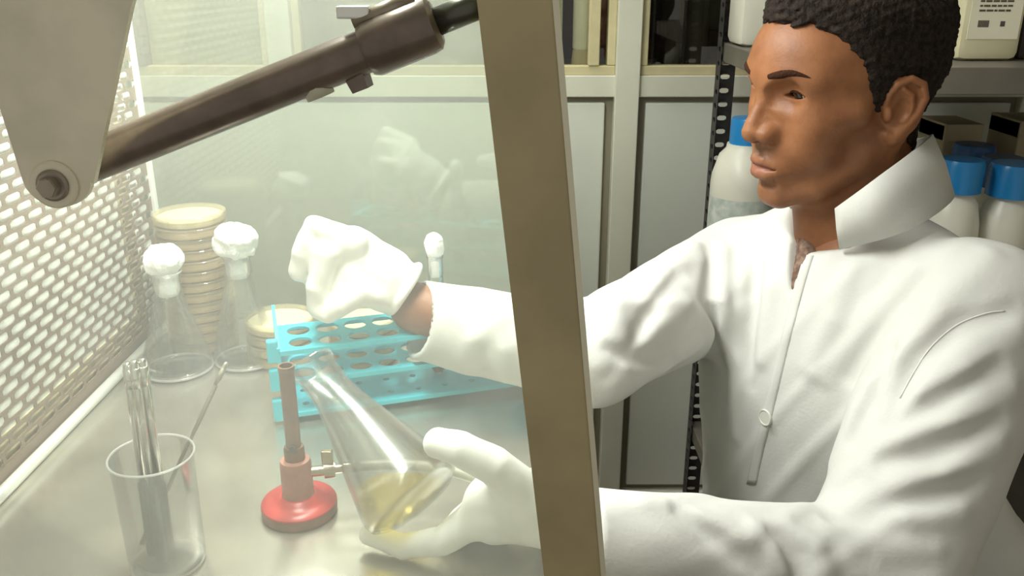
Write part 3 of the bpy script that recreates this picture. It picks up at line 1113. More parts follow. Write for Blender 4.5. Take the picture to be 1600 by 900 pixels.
bm.to_mesh(me)
bm.free()
pl = link('cotton_plug', me, M['cotton'], tt, smooth=True)
MB().lathe([(.0065, .122), (.0076, .126), (.0076, .15)], 20).build('plug_stem', M['cotton'], pl, smooth=True)

# burner
bp = atz(469, 799, WZ)
bn = G('bunsen_burner', (bp[0], bp[1], WZ))
tag(bn, 'bunsen burner with round red base, pinkish collar and brown barrel', 'burner')
base = MB().lathe([(.032, 0), (.0335, .002), (.0338, .0105)], 56).build('base_rim', M['burner_rim'], bn, sharp=40)
MB().lathe([(.0338, .0104), (.0330, .0122), (.026, .0140), (.0195, .0160), (.0175, .019), (.0150, .0195)], 56).build('base', M['burner_red'], bn, smooth=True)
pink = mat('burner_collar', (0.42, 0.20, 0.15), 0.4, var=0.2, scale=60)
MB().lathe([(.0150, .017), (.0140, .021), (.0138, .051), (.0128, .0545), (.0090, .0555)], 40).build('collar', pink, bn, sharp=45)
MB().lathe([(.0090, .0545), (.0090, .066), (.0082, .068), (.0070, .0685)], 32).build('air_ring', M['burner_brown'], bn, sharp=40)
MB().lathe([(.0066, .066), (.0066, .142), (.0072, .1425), (.0072, .146), (.0055, .146), (.0055, .10)], 32, cap1=False).build('barrel', M['burner_brown'], bn, sharp=40)
MB().lathe([(.0032, 0), (.0032, .0012)], 16, Matrix.Translation((.001, -.0079, .0695)) @ Matrix.Rotation(math.radians(90), 4, 'X')).build('air_hole', M['ink'], bn)
ga = math.radians(12)
gd = Vector((math.cos(ga), math.sin(ga), 0))
gi = MB().tube([gd * .010 + Vector((0, 0, .040)), gd * .024 + Vector((0, 0, .040)), gd * .0245 + Vector((0, 0, .040)), gd * .034 + Vector((0, 0, .040))], [.0048, .0048, .0075, .0075], 20).build('gas_inlet', M['brass'], bn, sharp=40)
MB().tube([gd * .034 + Vector((0, 0, .040)), gd * .040 + Vector((0, 0, .040)), gd * .041 + Vector((0, 0, .040)), gd * .062 + Vector((0, 0, .040))], [.0040, .0040, .0050, .0036], 16).build('nozzle', M['brass'], gi, sharp=40)
MB().box(-.005, .005, -.003, .003, .047, .060, .001, Matrix.Translation(gd * .028)).build('tap_key', M['brass'], gi)
hz = G('gas_hose', (bp[0] + .16, bp[1] + .02, WZ))
tag(hz, 'grey rubber gas hose leading from the burner behind the held flask', 'hose')
hpnts = []
h0 = Vector((bp[0], bp[1], WZ)) + gd * .048 + Vector((0, 0, .040))
h3 = V(atz(850, 835, WZ + .0066))
hc1, hc2 = h0 + gd * .11, V(at(815, 778, .655))
for k in range(21):
    t = k / 20
    p_ = h0 * (1 - t) ** 3 + hc1 * 3 * t * (1 - t) ** 2 + hc2 * 3 * t * t * (1 - t) + h3 * t ** 3
    p_.z = max(p_.z, WZ + .0066)
    hpnts.append(p_ - Vector((bp[0] + .16, bp[1] + .02, WZ)))
MB().tube(hpnts, .0052, 14).build('hose_tube', M['hose'], hz, smooth=True)

# beaker with loop holders
kp = atz(264, 880, WZ)
bk = G('beaker', (kp[0], kp[1], WZ))
tag(bk, 'clear glass beaker holding chrome rods in the foreground', 'beaker')
MB().lathe([(.026, 0), (.0285, .0012), (.0298, .005), (.0312, .100), (.0328, .103), (.0318, .1035), (.0300, .100), (.0286, .006), (.026, .003)], 56).build('glass_wall', M['glass'], bk, smooth=True)
MB().tube([(.0322 * math.cos(a), .0322 * math.sin(a), .103) for a in [2 * math.pi * k / 48 for k in range(49)]], .0009, 8, caps=False).build('rim', M['rim_glint'], bk, smooth=True)
MB().tube([(.0285 * math.cos(a), .0285 * math.sin(a), .0035) for a in [2 * math.pi * k / 48 for k in range(49)]], .0010, 8, caps=False).build('base_ring', M['rim_glint'], bk, smooth=True)  # pale ring added to paint the bright outline of the beaker base


def rod(p0, p1, split, r0, r1, name, lab, grp=None, m0=M['dark_handle'], m1=M['chrome']):
    p0, p1 = V(p0), V(p1)
    t = G(name, p0)
    tag(t, lab, 'lab tool', grp)
    d = p1 - p0
    MB().tube([(0, 0, 0), d * .01, d * (split - .01), d * split], [r0 * .8, r0, r0, r0 * .8], 14).build('handle', m0, t, smooth=True)
    MB().tube([d * (split - .01), d * .985, d], [r1, r1, r1 * .6], 14).build('shaft', m1, t, smooth=True)
    MB().tube([d * .875, d * .8752, d * .965, d * .966], [r1, r1 * 1.14, r1 * 1.14, r1], 14).build('end_collar', m1, t, smooth=True)
    return t


for k, (tx, ty, dY, bx, lab) in enumerate(((198, 566, .010, 243, 'leftmost of the three upright chrome rods in the beaker'),
                                           (209, 563, .001, 255, 'middle of the three upright chrome rods in the beaker'),
                                           (222, 560, .006, 268, 'rightmost of the three upright chrome rods in the beaker'))):
    rod(at(bx, 886 - 3 * k, kp[1] + dY - .004) * np.array([1, 1, 0]) + np.array([0, 0, WZ + .0045]), at(tx, ty, kp[1] + dY), .40, .0046, .0034, 'loop_holder', lab, 'chrome rods in the beaker')
rod(at(222, 850, kp[1] - .006), at(354, 566, kp[1] + .05), .20, .0026, .0019, 'glass_rod', 'thin grey rod leaning out of the beaker towards the flasks', m1=mat('grey_rod', (.42, .39, .32), .35, .5))

# conical flask held over the bench
A = V(at(487, 570, .690))
Bq = V(at(650, 786, .602))
axis = (A - Bq).normalized()
held = G('conical_flask', Bq)
tag(held, 'tilted conical flask of yellow broth held in the gloved hand', 'flask')
held.rotation_mode = 'QUATERNION'
held.rotation_quaternion = Vector((0, 0, 1)).rotation_difference(axis)
HL = (A - Bq).length
fmh = flask_mesh(.0435, HL, .0185)
link('glass_body', fmh, M['held_glass'], held, smooth=True)
inn = MB().lathe(flask_profile(.0435, HL, .0185, .0030)[:10], 48)
Rm = Matrix.Translation(Bq) @ held.rotation_quaternion.to_matrix().to_4x4()
bmesh.ops.transform(inn.bm, matrix=Rm, verts=inn.bm.verts[:])
lev = float(Bq.z) - .001
g = bmesh.ops.bisect_plane(inn.bm, geom=inn.bm.verts[:] + inn.bm.edges[:] + inn.bm.faces[:], plane_co=(0, 0, lev), plane_no=(0, 0, 1), clear_outer=True)
ed = [e for e in g['geom_cut'] if isinstance(e, bmesh.types.BMEdge)]
bmesh.ops.contextual_create(inn.bm, geom=ed)
bmesh.ops.transform(inn.bm, matrix=Rm.inverted(), verts=inn.bm.verts[:])
inn.build('broth', M['yellow_broth'], held, smooth=False)

# ================================================================== THE MAN
yaw, pit, rol = math.radians(19.4), math.radians(4.6), math.radians(1.6)
O = np.array([0.352, 0.9375, CAMZ - 0.129])
F0 = np.array([-math.cos(yaw), -math.sin(yaw), 0.0])
L0 = np.array([math.sin(yaw), -math.cos(yaw), 0.0])
U0 = np.array([0, 0, 1.0])
hF = F0 * math.cos(pit) - U0 * math.sin(pit)
hU = U0 * math.cos(pit) + F0 * math.sin(pit)
hL = L0 * math.cos(rol) - hU * math.sin(rol)
hU = hU * math.cos(rol) + L0 * math.sin(rol)
HR = np.stack([hF, hL, hU], 1)                     # columns: forward, left, up
HM = Matrix(((*HR[0], O[0]), (*HR[1], O[1]), (*HR[2], O[2]), (0, 0, 0, 1)))


def to_head(w):
    return (np.asarray(w) - O) @ HR


# ---- body landmarks (world)
LS = at(1522, 484, 0.80)         # shoulders
RS = at(1150, 432, 1.07)
LE = at(1372, 905, 0.665)        # elbows
RE = at(925, 552, 0.84)
LW = at(895, 836, 0.602)          # wrists
RW = at(648, 480, 0.893)
tL = LS - RS
tL[2] = 0
tL /= np.linalg.norm(tL)
tF = np.array([tL[1], -tL[0], 0.0])                # forward of the chest
tF = tF if tF[0] < 0 else -tF
TC = (LS + RS) / 2
UP = np.array([0, 0, 1.0])
TR = np.stack([tF, tL, UP], 1)


def T(f, l, u):
    return TC + tF * f + tL * l + UP * u


# ---- head (local metres; x forward, y left, z up)
def cm(*a):
    return np.array(a, np.float32) * 0.01


EYE = cm(6.95, 3.2, 2.40)


def head_sdf(P):
    Q = P.copy()
    Q[:, 1] = np.abs(Q[:, 1])
    d = ell(Q, cm(-.3, 0, 4.6), cm(10.2, 7.4, 8.4))                       # skull
    d = smin(d, ell(Q, cm(4.6, 0, 3.4), cm(5.6, 5.9, 6.2)), 0.02)          # forehead
    d = smin(d, ell(Q, cm(4.2, 0, -2.4), cm(4.9, 5.35, 6.4)), 0.02)        # mid face
    d = smin(d, chain(Q, [cm(0.6, 5.2, -2.5), cm(1.6, 4.9, -5.6), cm(5.0, 3.2, -8.0), cm(7.4, 0.9, -8.9)], [.014, .0135, .0125, .013]), 0.022)  # jaw
    d = smin(d, ell(Q, cm(7.62, 0, -8.75), cm(1.55, 1.8, 1.5)), 0.012)      # chin
    d = smin(d, ell(Q, cm(7.75, 0, -5.1), cm(2.3, 2.9, 2.8)), 0.013)       # muzzle
    d = smin(d, chain(Q, [cm(6.3, 4.4, -0.5), cm(3.2, 6.0, 0.2)], [.0155, .012]), 0.02)   # cheekbone
    d = smin(d, ell(Q, cm(6.0, 3.3, -3.0), cm(2.2, 1.9, 2.4)), 0.02)
    d = smin(d, chain(Q, [cm(9.0, 0.7, 3.7), cm(8.6, 2.6, 4.05), cm(7.1, 4.6, 3.7)], [.0075, .0085, .0075]), 0.014)  # brow
    d = smax(d, -ball(Q, cm(9.75, 3.3, 2.1), .0172), 0.010)               # socket
    d = smax(d, -ball(Q, cm(9.9, 1.9, 2.0), .0095), 0.008)
    # nose
    n = chain(Q, [cm(9.05, 0, 2.7), cm(10.0, 0, 1.0), cm(10.9, 0, -0.9), cm(11.05, 0, -1.65)], [.0060, .0066, .0082, .0098])
    n = smin(n, ell(Q, cm(9.72, 1.42, -1.95), cm(1.30, .84, 1.00)), 0.010)
    n = smin(n, chain(Q, [cm(9.6, 0.5, -0.6), cm(9.2, 1.2, -1.6)], [.008, .008]), 0.008)
    n = smin(n, seg(Q, cm(11.1, 0, -2.1), cm(10.0, 0, -2.75), .0062, .0055), 0.005)
    n = smax(n, -ell(Q, cm(10.45, .68, -2.95), cm(.55, .34, .42)), 0.003)
    d = smin(d, n, 0.0075)
    d = smax(d, -seg(Q, cm(10.15, 0, -3.2), cm(10.35, 0, -4.2), .0022, .0030), 0.005)         # philtrum
    # lips
    up = chain(Q, [cm(9.92, 0, -4.94), cm(9.82, .7, -4.84), cm(9.2, 1.7, -5.24), cm(8.15, 2.75, -5.66)], [.0056, .0060, .0046, .0020])
    lo = chain(Q, [cm(9.70, 0, -6.37), cm(9.5, .9, -6.32), cm(8.95, 1.8, -6.00), cm(8.1, 2.7, -5.72)], [.0074, .0070, .0050, .0018])
    d = smin(d, up, 0.0035)
    d = smin(d, lo, 0.004)
    d = smax(d, -chain(Q, [cm(10.5, 0, -5.56), cm(10.1, .9, -5.52), cm(9.25, 1.9, -5.64), cm(8.15, 2.7, -5.72)], [.0018, .0018, .0013, .0003]), 0.0028)
    d = smax(d, -seg(Q, cm(9.7, 0, -7.45), cm(9.1, 1.2, -7.45), .0034, .0028), 0.008)           # below the lip
    # lids: a shell round the eyeball with a narrow opening
    lid = ball(Q, EYE, .0142)
    d = smin(d, lid, 0.0045)
    l = (Q[:, 1] - EYE[1]) / 0.0148
    cu = EYE[2] - 0.0022 - 0.0010 * l * l + 0.0008 * l
    op = 0.0040 * np.clip(1 - l * l, 0, 1) - 0.0002
    slit = np.maximum(np.abs(Q[:, 2] - cu) - op, EYE[0] - Q[:, 0] + 0.003)
    d = smax(d, -slit, 0.0010)
    crease = np.abs(ball(Q, EYE + cm(0.05, 0, 0.12), .0158)) - .0006
    # ear
    e = chain(Q, [cm(0.3, 7.0, .7), cm(.35, 7.35, 1.8), cm(-.3, 7.7, 2.9), cm(-1.5, 8.15, 3.35), cm(-2.7, 8.5, 2.7), cm(-3.05, 8.6, 1.3), cm(-2.65, 8.25, -.2), cm(-1.75, 7.75, -1.5), cm(-.75, 7.35, -2.55), cm(-.05, 7.05, -2.2)],
              [.0024, .0030, .0034, .0036, .0036, .0036, .0036, .0042, .0052, .0036])
    nrm = np.array([.36, .92, -.05])
    nrm /= np.linalg.norm(nrm)
    t1 = np.array([-.92, .36, .30])
    t1 -= nrm * (t1 @ nrm)
    t1 /= np.linalg.norm(t1)
    t2 = np.cross(nrm, t1)
    ER = np.stack([nrm, t1, t2], 1)
    pl = ell(Q, cm(-1.35, 7.45, .65), cm(.45, 1.95, 3.0), ER)
    e = smin(e, pl, 0.004)
    e = smin(e, chain(Q, [cm(-.9, 7.9, 2.35), cm(-1.75, 8.15, 1.7), cm(-1.95, 8.1, .5), cm(-1.4, 7.75, -.75)], [.0024, .0026, .0028, .0030]), 0.003)
    e = smax(e, -ell(Q, cm(-.85, 8.0, .3), cm(.85, .62, 1.15)), 0.003)
    e = smin(e, ell(Q, cm(.1, 7.15, -.1), cm(.42, .5, .75)), 0.003)
    d = smin(d, e, 0.005)
    return d


NB0 = to_head(T(-0.030, 0, 0.035))                  # base of the neck, in head coordinates


def bust_sdf(P):
    d = head_sdf(P)
    nk = seg(P, cm(-2.6, 0, -3.5), NB0, .0545, .060)
    nk = smin(nk, seg(P, cm(3.2, 0, -8.4), NB0 + np.array([.045, 0, -.035]), .021, .026), 0.03)      # throat
    Q = P.copy()
    Q[:, 1] = np.abs(Q[:, 1])
    nk = smin(nk, seg(Q, cm(-1.5, 5.4, -3.0), NB0 + np.array([.055, .012, -.03]), .013, .012), 0.018)  # neck muscle
    d = smin(d, nk, 0.022)
    return d


# ---- the rest of the body, kept inside the clothes
def frame_sdf(P, g=0.0):
    """trunk and arms; g grows it into a garment"""
    d = ell(P, T(-.012, 0, -.12), (.105 + g, .165 + g, .20 + g), TR)
    d = smin(d, ell(P, T(-.030, 0, -.33), (.108 + g, .150 + g, .20 + g), TR), 0.06)
    d = smin(d, ell(P, T(-.03, 0, -.50), (.125 + g, .165 + g, .15 + g), TR), 0.06)
    return d


def arms_sdf(P, k=1.0):
    a = chain(P, [LS, LE, LW], [.048 * k, .038 * k, .028 * k])
    b = chain(P, [RS, RE, RW], [.048 * k, .038 * k, .028 * k])
    return np.minimum(a, b)


def body_sdf(P):
    d = frame_sdf(P)
    d = smin(d, seg(P, LS - tL * .02, RS + tL * .02, .050, .050), 0.05)
    d = smin(d, arms_sdf(P), 0.04)
    d = smin(d, seg(P, T(-.035, 0, .08), T(-.03, 0, -.05), .055, .07), 0.05)
    return d


def person_part(name, v, f, m, root, mtx=None, smooth=True):
    return world_link(name, mesh_from(v, f), m, root, mtx, smooth)


man = empty('person', (float(T(-.08, 0, 0)[0]), float(T(-.08, 0, 0)[1]), 0))
tag(man, 'man in white lab coat and gloves leaning to the hood, looking down at his work', 'person')

v1, f1 = polygonise(bust_sdf, (-.120, -.105, -.185), (.135, .105, .145), .00155, margin=0.5)
lo = np.minimum.reduce([LS, RS, LE, RE, LW, RW, T(-.2, -.2, -.66)]) - .08
hi = np.maximum.reduce([LS, RS, LE, RE, LW, RW, T(.1, .1, 0)]) + .12
v2, f2_ = polygonise(body_sdf, lo, hi, .011, refine=1)
v2h = to_head(v2)
body = person_part('body', np.concatenate([v1, v2h]), np.concatenate([f1, f2_ + len(v1)]), M['skin'], man, HM)

# eyes
for s in (1, -1):
    bm = bmesh.new()
    bmesh.ops.create_uvsphere(bm, u_segments=32, v_segments=20, radius=.0124)
    me = bpy.data.meshes.new('eye')
    bm.to_mesh(me)
    bm.free()
    ey = world_link('eyeball', me, M['eyewhite'], man, HM @ Matrix.Translation((float(EYE[0]), s * float(EYE[1]), float(EYE[2]))), True)
    look = Vector((0.90, 0.10, -0.26)).normalized()
    q = Vector((0, 0, 1)).rotation_difference(look).to_matrix().to_4x4()
    prof = [(.0062 * math.sin(t), .0124 * 1.012 * math.cos(math.asin(.0062 * math.sin(t) / .0124))) for t in [math.pi / 2 * k / 8 for k in range(8, 0, -1)]]
    ir = MB().lathe(prof, 28, q, cap0=False, cap1=True).mesh('iris')
    link('iris', ir, M['iris'], ey, smooth=True)


def face_hit(y, z, x0=.14):
    """front of the face at (left, up) in head coordinates"""
    x = x0
    for _ in range(90):
        d = float(head_sdf(np.array([[x, y, z]], np.float32))[0])
        x -= max(d * .8, .00008)
        if d < 1e-4:
            break
    return x


for s in (1, -1):
    pts, rad = [], []
    for k in range(15):
        t = k / 14
        y = .0150 + .0400 * t
        z = .0405 + .0060 * math.sin(min(t * 1.25, 1) * math.pi / 2) - .0085 * max(0, t - .55) ** 1.3 / .45
        pts.append((face_hit(s * y, z) - .0022, s * y, z))
        rad.append(.0042 * (0.75 + .4 * math.sin(min(1, t * 1.6) * math.pi * .5)) * (1 - .78 * max(0, t - .35) / .65))
    me = MB()
    me.tube(pts, rad, 10)
    world_link('eyebrow', me.mesh('eyebrow'), M['brow'], man, HM, True)
    pts = []
    for k in range(13):
        l = -1 + 2 * k / 12
        y = EYE[1] + .0140 * l
        z = EYE[2] - .0022 - .0010 * l * l + .0008 * l + .0038 * max(0, 1 - l * l) + .0003
        x = EYE[0] + math.sqrt(max(1e-8, .0142 ** 2 - (.0140 * l) ** 2 * .8 - (z - EYE[2]) ** 2)) + .0002
        pts.append((x, s * y, z))
    world_link('eyelashes', MB().tube(pts, [.0005] + [.0013] * 11 + [.0004], 8).mesh('lash'), M['brow'], man, HM, True)


# ---- hair: cropped, longer on top
def hair_sdf(P):
    Q = P.copy()
    Q[:, 1] = np.abs(Q[:, 1])
    top = np.clip((Q[:, 2] - .045) / .06, 0, 1)
    off = .0035 + .0120 * top * top * (3 - 2 * top) + .0075 * np.clip(-Q[:, 0] / .07, 0, 1) * np.clip((Q[:, 2] + .02) / .05, 0, 1)
    s = ell(Q, cm(-.3, 0, 4.6), cm(10.2, 7.4, 8.4))
    s = smin(s, ell(Q, cm(4.6, 0, 3.4), cm(5.6, 5.9, 6.2)), 0.02)
    s = smin(s, seg(Q, cm(-2.6, 0, -1.0), NB0 * 1.0, .0545, .056), 0.02)
    x = Q[:, 0]
    y = Q[:, 1]
    line = np.interp(x, cm(-14, -6, -3.6, -3.0, .1, .5, 1.7, 2.1, 2.6, 3.2, 4.2, 5.5, 7.0, 12), cm(-6.8, -5.2, -3.0, 2.2, 2.2, -1.0, -.6, 1.2, 3.0, 4.7, 6.3, 7.8, 8.8, 9.2)).astype(np.float32)
    line = line + .0022 * vnoise(P, 700, 8)
    reg = (line - Q[:, 2]) * .7
    off = off * np.clip(.25 + (Q[:, 2] - line) / .035, .25, 1)
    shell = s - off + .0008 * vnoise(P, 1300, 5) + .0009 * vnoise(P, 520, 6)
    return smax(shell, reg, .0035)


v3, f3 = polygonise(hair_sdf, (-.15, -.110, -.09), (.135, .110, .170), .0020, margin=0.8, refine=1)
person_part('hair', v3, f3, M['hair'], man, HM)


# ---- trousers, stool and shoes below the frame
KN_L, KN_R = T(.40, .11, -.56), T(.40, -.13, -.56)
FT_L, FT_R = T(.34, .10, 0), T(.34, -.12, 0)
FT_L[2] = FT_R[2] = .09


def legs_sdf(P):
    d = ell(P, T(-.04, 0, -.55), (.13, .175, .12), TR)
    for h_, k_, f_ in ((T(-.02, .09, -.57), KN_L, FT_L), (T(-.02, -.09, -.57), KN_R, FT_R)):
        d = smin(d, chain(P, [h_, k_, f_], [.085, .062, .048]), 0.03)
    return d


lo2 = np.minimum.reduce([KN_L, KN_R, FT_L, FT_R, T(-.2, -.2, -.7), T(-.2, .2, -.7)]) - .09
hi2 = np.maximum.reduce([KN_L, KN_R, FT_L, FT_R, T(-.2, .2, -.45), T(-.2, -.2, -.45)]) + .09
v4, f4 = polygonise(legs_sdf, lo2, hi2, .010, refine=1)
person_part('trousers', v4, f4, M['trousers'], man)
for f_ in (FT_L, FT_R):
    def shoe_sdf(P, f_=f_):
        a = seg(P, f_ + np.array([0, 0, -.05]), f_ + tF * .17 + np.array([0, 0, -.058]), .040, .032)
        return np.maximum(smin(a, seg(P, f_, f_ + np.array([0, 0, -.05]), .045, .042), .02), .004 - P[:, 2])
    vv_, ff_ = polygonise(shoe_sdf, f_ + np.array([-.26, -.2, -.095]), f_ + np.array([.08, .08, .06]), .006)
    person_part('shoe', vv_, ff_, M['stool'], man)
stc = T(-.06, 0, 0)
zs = float(T(0, 0, -.66)[2])
stl = empty('stool', (float(stc[0]), float(stc[1]), 0))
tag(stl, 'round black stool under the man', 'stool')
MB().lathe([(.15, zs - .06), (.165, zs - .05), (.165, zs - .012), (.15, zs)], 40).build('seat', M['stool'], stl, sharp=40)
for k in range(4):
    a = math.pi / 4 + k * math.pi / 2
    MB().tube([(.11 * math.cos(a), .11 * math.sin(a), zs - .05), (.17 * math.cos(a), .17 * math.sin(a), 0)], .011, 12).build('leg', M['rod'], stl, smooth=True)

# ---- lab coat
CL_W, CR_W = at(905, 846, .602), at(652, 500, .891)          # sleeve ends


def coat_core(P):
    d = frame_sdf(P, .022)
    # shoulder line sloping from the neck
    d = smin(d, seg(P, LS, T(-.03, .05, .035), .058, .055), 0.04)
    d = smin(d, seg(P, RS, T(-.03, -.05, .035), .056, .055), 0.04)
    la = chain(P, [LS, LS + (LE - LS) * .42, LE], [.070, .079, .068])
    la = smin(la, chain(P, [LE, LE + (CL_W - LE) * .5, CL_W], [.062, .053, .0450]), 0.02)
    ra = chain(P, [RS, RE], [.074, .054])
    ra = smin(ra, chain(P, [RE, RE + (CR_W - RE) * .6, CR_W], [.052, .0475, .0440]), 0.02)
    d = smin(d, la, 0.022)
    d = smin(d, ra, 0.030)
    d = smin(d, chain(P, [at(1515, 790, .86), at(1535, 850, .85), at(1520, 930, .86)], [.040, .052, .055]), 0.03)
    return d


def trace(px, py, f=coat_core, y0=.45, n=120):
    r = ray(px, py)
    t = y0 / r[1]
    ln = np.linalg.norm(r)
    for _ in range(n):
        p = r * t
        p[2] += CAMZ
        d = float(f(p[None].astype(np.float32))[0])
        t += d / ln * .85
        if d < 3e-4:
            return p
        if t > 2:
            break
    return None


def polyline(pts, f=coat_core):
    out = [trace(x, y, f) for x, y in pts]
    return [p for p in out if p is not None]


# folds of the cloth, measured on the photograph: ridges stand out, valleys are pressed in
RIDGES = [([(1478, 352), (1425, 420), (1360, 500), (1290, 590)], .009), ([(1545, 395), (1470, 480), (1405, 560), (1345, 660)], .010),
          ([(1330, 420), (1300, 500), (1265, 575)], .006), ([(1390, 570), (1345, 640), (1300, 720)], .007),
          ([(1175, 350), (1160, 450), (1150, 560), (1150, 680)], .007), ([(1212, 350), (1205, 450), (1190, 560)], .005),
          ([(1130, 390), (1128, 470), (1140, 560)], .006),
          ([(1590, 520), (1510, 575), (1440, 620), (1385, 690)], .010), ([(1580, 610), (1490, 665), (1420, 700), (1370, 740)], .009),
          ([(1560, 700), (1480, 740), (1400, 770), (1300, 790)], .009), ([(1500, 800), (1420, 805), (1330, 800)], .009),
          ([(1460, 860), (1370, 850), (1300, 830)], .008),
          ([(1085, 385), (1040, 440), (1000, 500)], .007), ([(1075, 470), (1020, 520), (975, 575)], .007), ([(975, 445), (960, 500), (940, 570)], .006),
          ([(1090, 540), (1030, 575), (960, 600)], .006),
          ([(1010, 785), (1090, 812), (1170, 842)], .006), ([(1180, 820), (1215, 850), (1225, 890)], .006), ([(1240, 826), (1275, 855), (1290, 895)], .006),
          ([(720, 480), (740, 530), (745, 570)], .005), ([(770, 500), (790, 545), (790, 590)], .005)]
VALLEYS = [([(1582, 482), (1500, 512), (1440, 560), (1405, 615), (1385, 660)], .008), ([(1335, 690), (1368, 620), (1395, 550)], .007),
           ([(1445, 430), (1390, 500), (1330, 590)], .006), ([(1110, 380), (1108, 470), (1112, 555)], .008),
           ([(1190, 380), (1180, 470), (1170, 600)], .005), ([(1560, 570), (1470, 625), (1400, 665)], .007), ([(1560, 655), (1450, 705), (1380, 725)], .007),
           ([(1530, 745), (1420, 785), (1300, 812)], .007), ([(1060, 430), (1010, 490), (985, 540)], .006), ([(1050, 555), (990, 560), (950, 545)], .006),
           ([(1205, 830), (1245, 870), (1255, 900)], .005), ([(1060, 800), (1130, 850), (1180, 890)], .004)]


def fold(pts, r, s):
    q = polyline(pts)
    out = []
    for p in q:
        g = np.array([float(coat_core((p + e)[None].astype(np.float32))[0] - coat_core((p - e)[None].astype(np.float32))[0]) for e in np.eye(3) * .004])
        out.append(p + s * r * g / max(np.linalg.norm(g), 1e-6))
    if len(out) < 2:
        return None
    a = np.array(out)
    return out, r, (a.min(0) - r - .045).astype(np.float32), (a.max(0) + r + .045).astype(np.float32)


RID = [q for q in (fold(p, r * 1.2, -.62) for p, r in RIDGES) if q]
VAL = [q for q in (fold(p, r * 1.05, .62) for p, r in VALLEYS) if q]
NECK = T(-.028, 0, .03)


def cut_poly(pix):
    pts = [trace(x, y) for x, y in pix]
    ref = [p for p in pts if p is not None]
    Yr = float(np.mean([p[1] for p in ref]))
    return [p if p is not None else at(x, y, Yr) for p, (x, y) in zip(pts, pix)]


CUTS = [cut_poly([(1244, 312), (1330, 312), (1330, 388), (1311, 391), (1244, 397)]), cut_poly([(1239, 350), (1262, 392), (1233, 460)])]


def prism_sdf(P, pts):
    """opening of the coat at the throat, cut along the chest's forward direction"""
    c = sum(pts) / len(pts)
    d = None
    for a, b in zip(pts, pts[1:] + pts[:1]):
        n = np.cross(b - a, tF)
        n /= np.linalg.norm(n)
        if (c - a) @ n > 0:
            n = -n
        e = ((P - a.astype(np.float32)) @ n.astype(np.float32))
        d = e if d is None else np.maximum(d, e)
    dep = (P - c.astype(np.float32)) @ tF.astype(np.float32)
    return np.maximum(d, -dep - .050)


def coat_sdf(P):
    d = coat_core(P)
    for sgn, lst, kk in ((1, RID, .018), (-1, VAL, .015)):
        for pts, r, b0, b1 in lst:
            m = ((P > b0) & (P < b1)).all(1)
            if not m.any():
                continue
            n = len(pts)
            e = chain(P[m], pts, [r * (.3 if i in (0, n - 1) else 1.0) for i in range(n)])
            d[m] = smin(d[m], e, kk) if sgn > 0 else smax(d[m], -e, kk)
    d = d + .0012 * vnoise(P, 55, 2) + .0006 * vnoise(P, 120, 3)
    # drag lines of the cloth: across the chest and round the upper sleeve
    q = P - TC.astype(np.float32)
    l_, u_ = q @ tL.astype(np.float32), q[:, 2]
    wv = np.sin((.87 * l_ - .5 * u_) * (6.283 / .062) + 1.8 * vnoise(P, 14, 31))
    msk = np.clip(.5 + .9 * vnoise(P, 16, 32), 0, 1)
    d = d - .0022 * msk * np.maximum(wv, -.3) * np.abs(np.maximum(wv, -.3))
    d = np.maximum(d, (T(0, 0, -.60)[2] - P[:, 2]))
    # neck hole
    d = smax(d, -seg(P, NECK + np.array([0, 0, .10]) , NECK + tF * .012 + np.array([0, 0, -.005]), .068, .058), .006)
    for c_p in CUTS:
        d = smax(d, -prism_sdf(P, c_p), .003)
    # open sleeve ends: hollow the cuffs
    for w, e_ in ((CR_W, RE), (CL_W, LE)):
        ax_ = (e_ - w) / np.linalg.norm(e_ - w)
        q_ = P - w.astype(np.float32)
        s_ = q_ @ ax_.astype(np.float32)
        rad_ = np.sqrt(np.maximum((q_ * q_).sum(1) - s_ * s_, 0))
        cut_n = ax_ + np.array([0, .62, -.22]) * (1 if e_ is RE else 0)
        s2 = q_ @ (cut_n / np.linalg.norm(cut_n)).astype(np.float32)
        d = smax(d, -np.maximum(np.maximum(s2, rad_ - .075), -s_ - .10), .002)
        d = smax(d, -seg(P, w - ax_ * .05, w + ax_ * .055, .0385, .035), .002)
    return d


v5, f5 = polygonise(coat_sdf, lo - .03, hi + .03, .0038, margin=0.5)
coat = person_part('lab_coat', v5, f5, M['coat'], man)


def strip(rows, name, m, root, thick=.0022):
    """sheet through rows of points (each row a list of equal length), given real thickness"""
    bm = bmesh.new()
    g = [[bm.verts.new(V(p)) for p in r] for r in rows]
    for a, b in zip(g[:-1], g[1:]):
        for k in range(len(a) - 1):
            bm.faces.new((a[k], a[k + 1], b[k + 1], b[k]))
    bmesh.ops.recalc_face_normals(bm, faces=bm.faces[:])
    me = bpy.data.meshes.new(name)
    bm.to_mesh(me)
    bm.free()
    o = world_link(name, me, m, root, None, True)
    md = o.modifiers.new('thickness', 'SOLIDIFY')
    md.thickness = thick
    md.offset = 0
    return o


def spline(pts, n):
    """Catmull-Rom through points, n samples per span"""
    P_ = [np.asarray(p, float) for p in pts]
    P_ = [2 * P_[0] - P_[1]] + P_ + [2 * P_[-1] - P_[-2]]
    out = []
    for i in range(1, len(P_) - 2):
        a, b, c, d = P_[i - 1:i + 3]
        for k in range(n):
            t = k / n
            out.append(.5 * ((2 * b) + (c - a) * t + (2 * a - 5 * b + 4 * c - d) * t * t + (3 * b - a - 3 * c + d) * t ** 3))
    out.append(P_[-2])
    return out


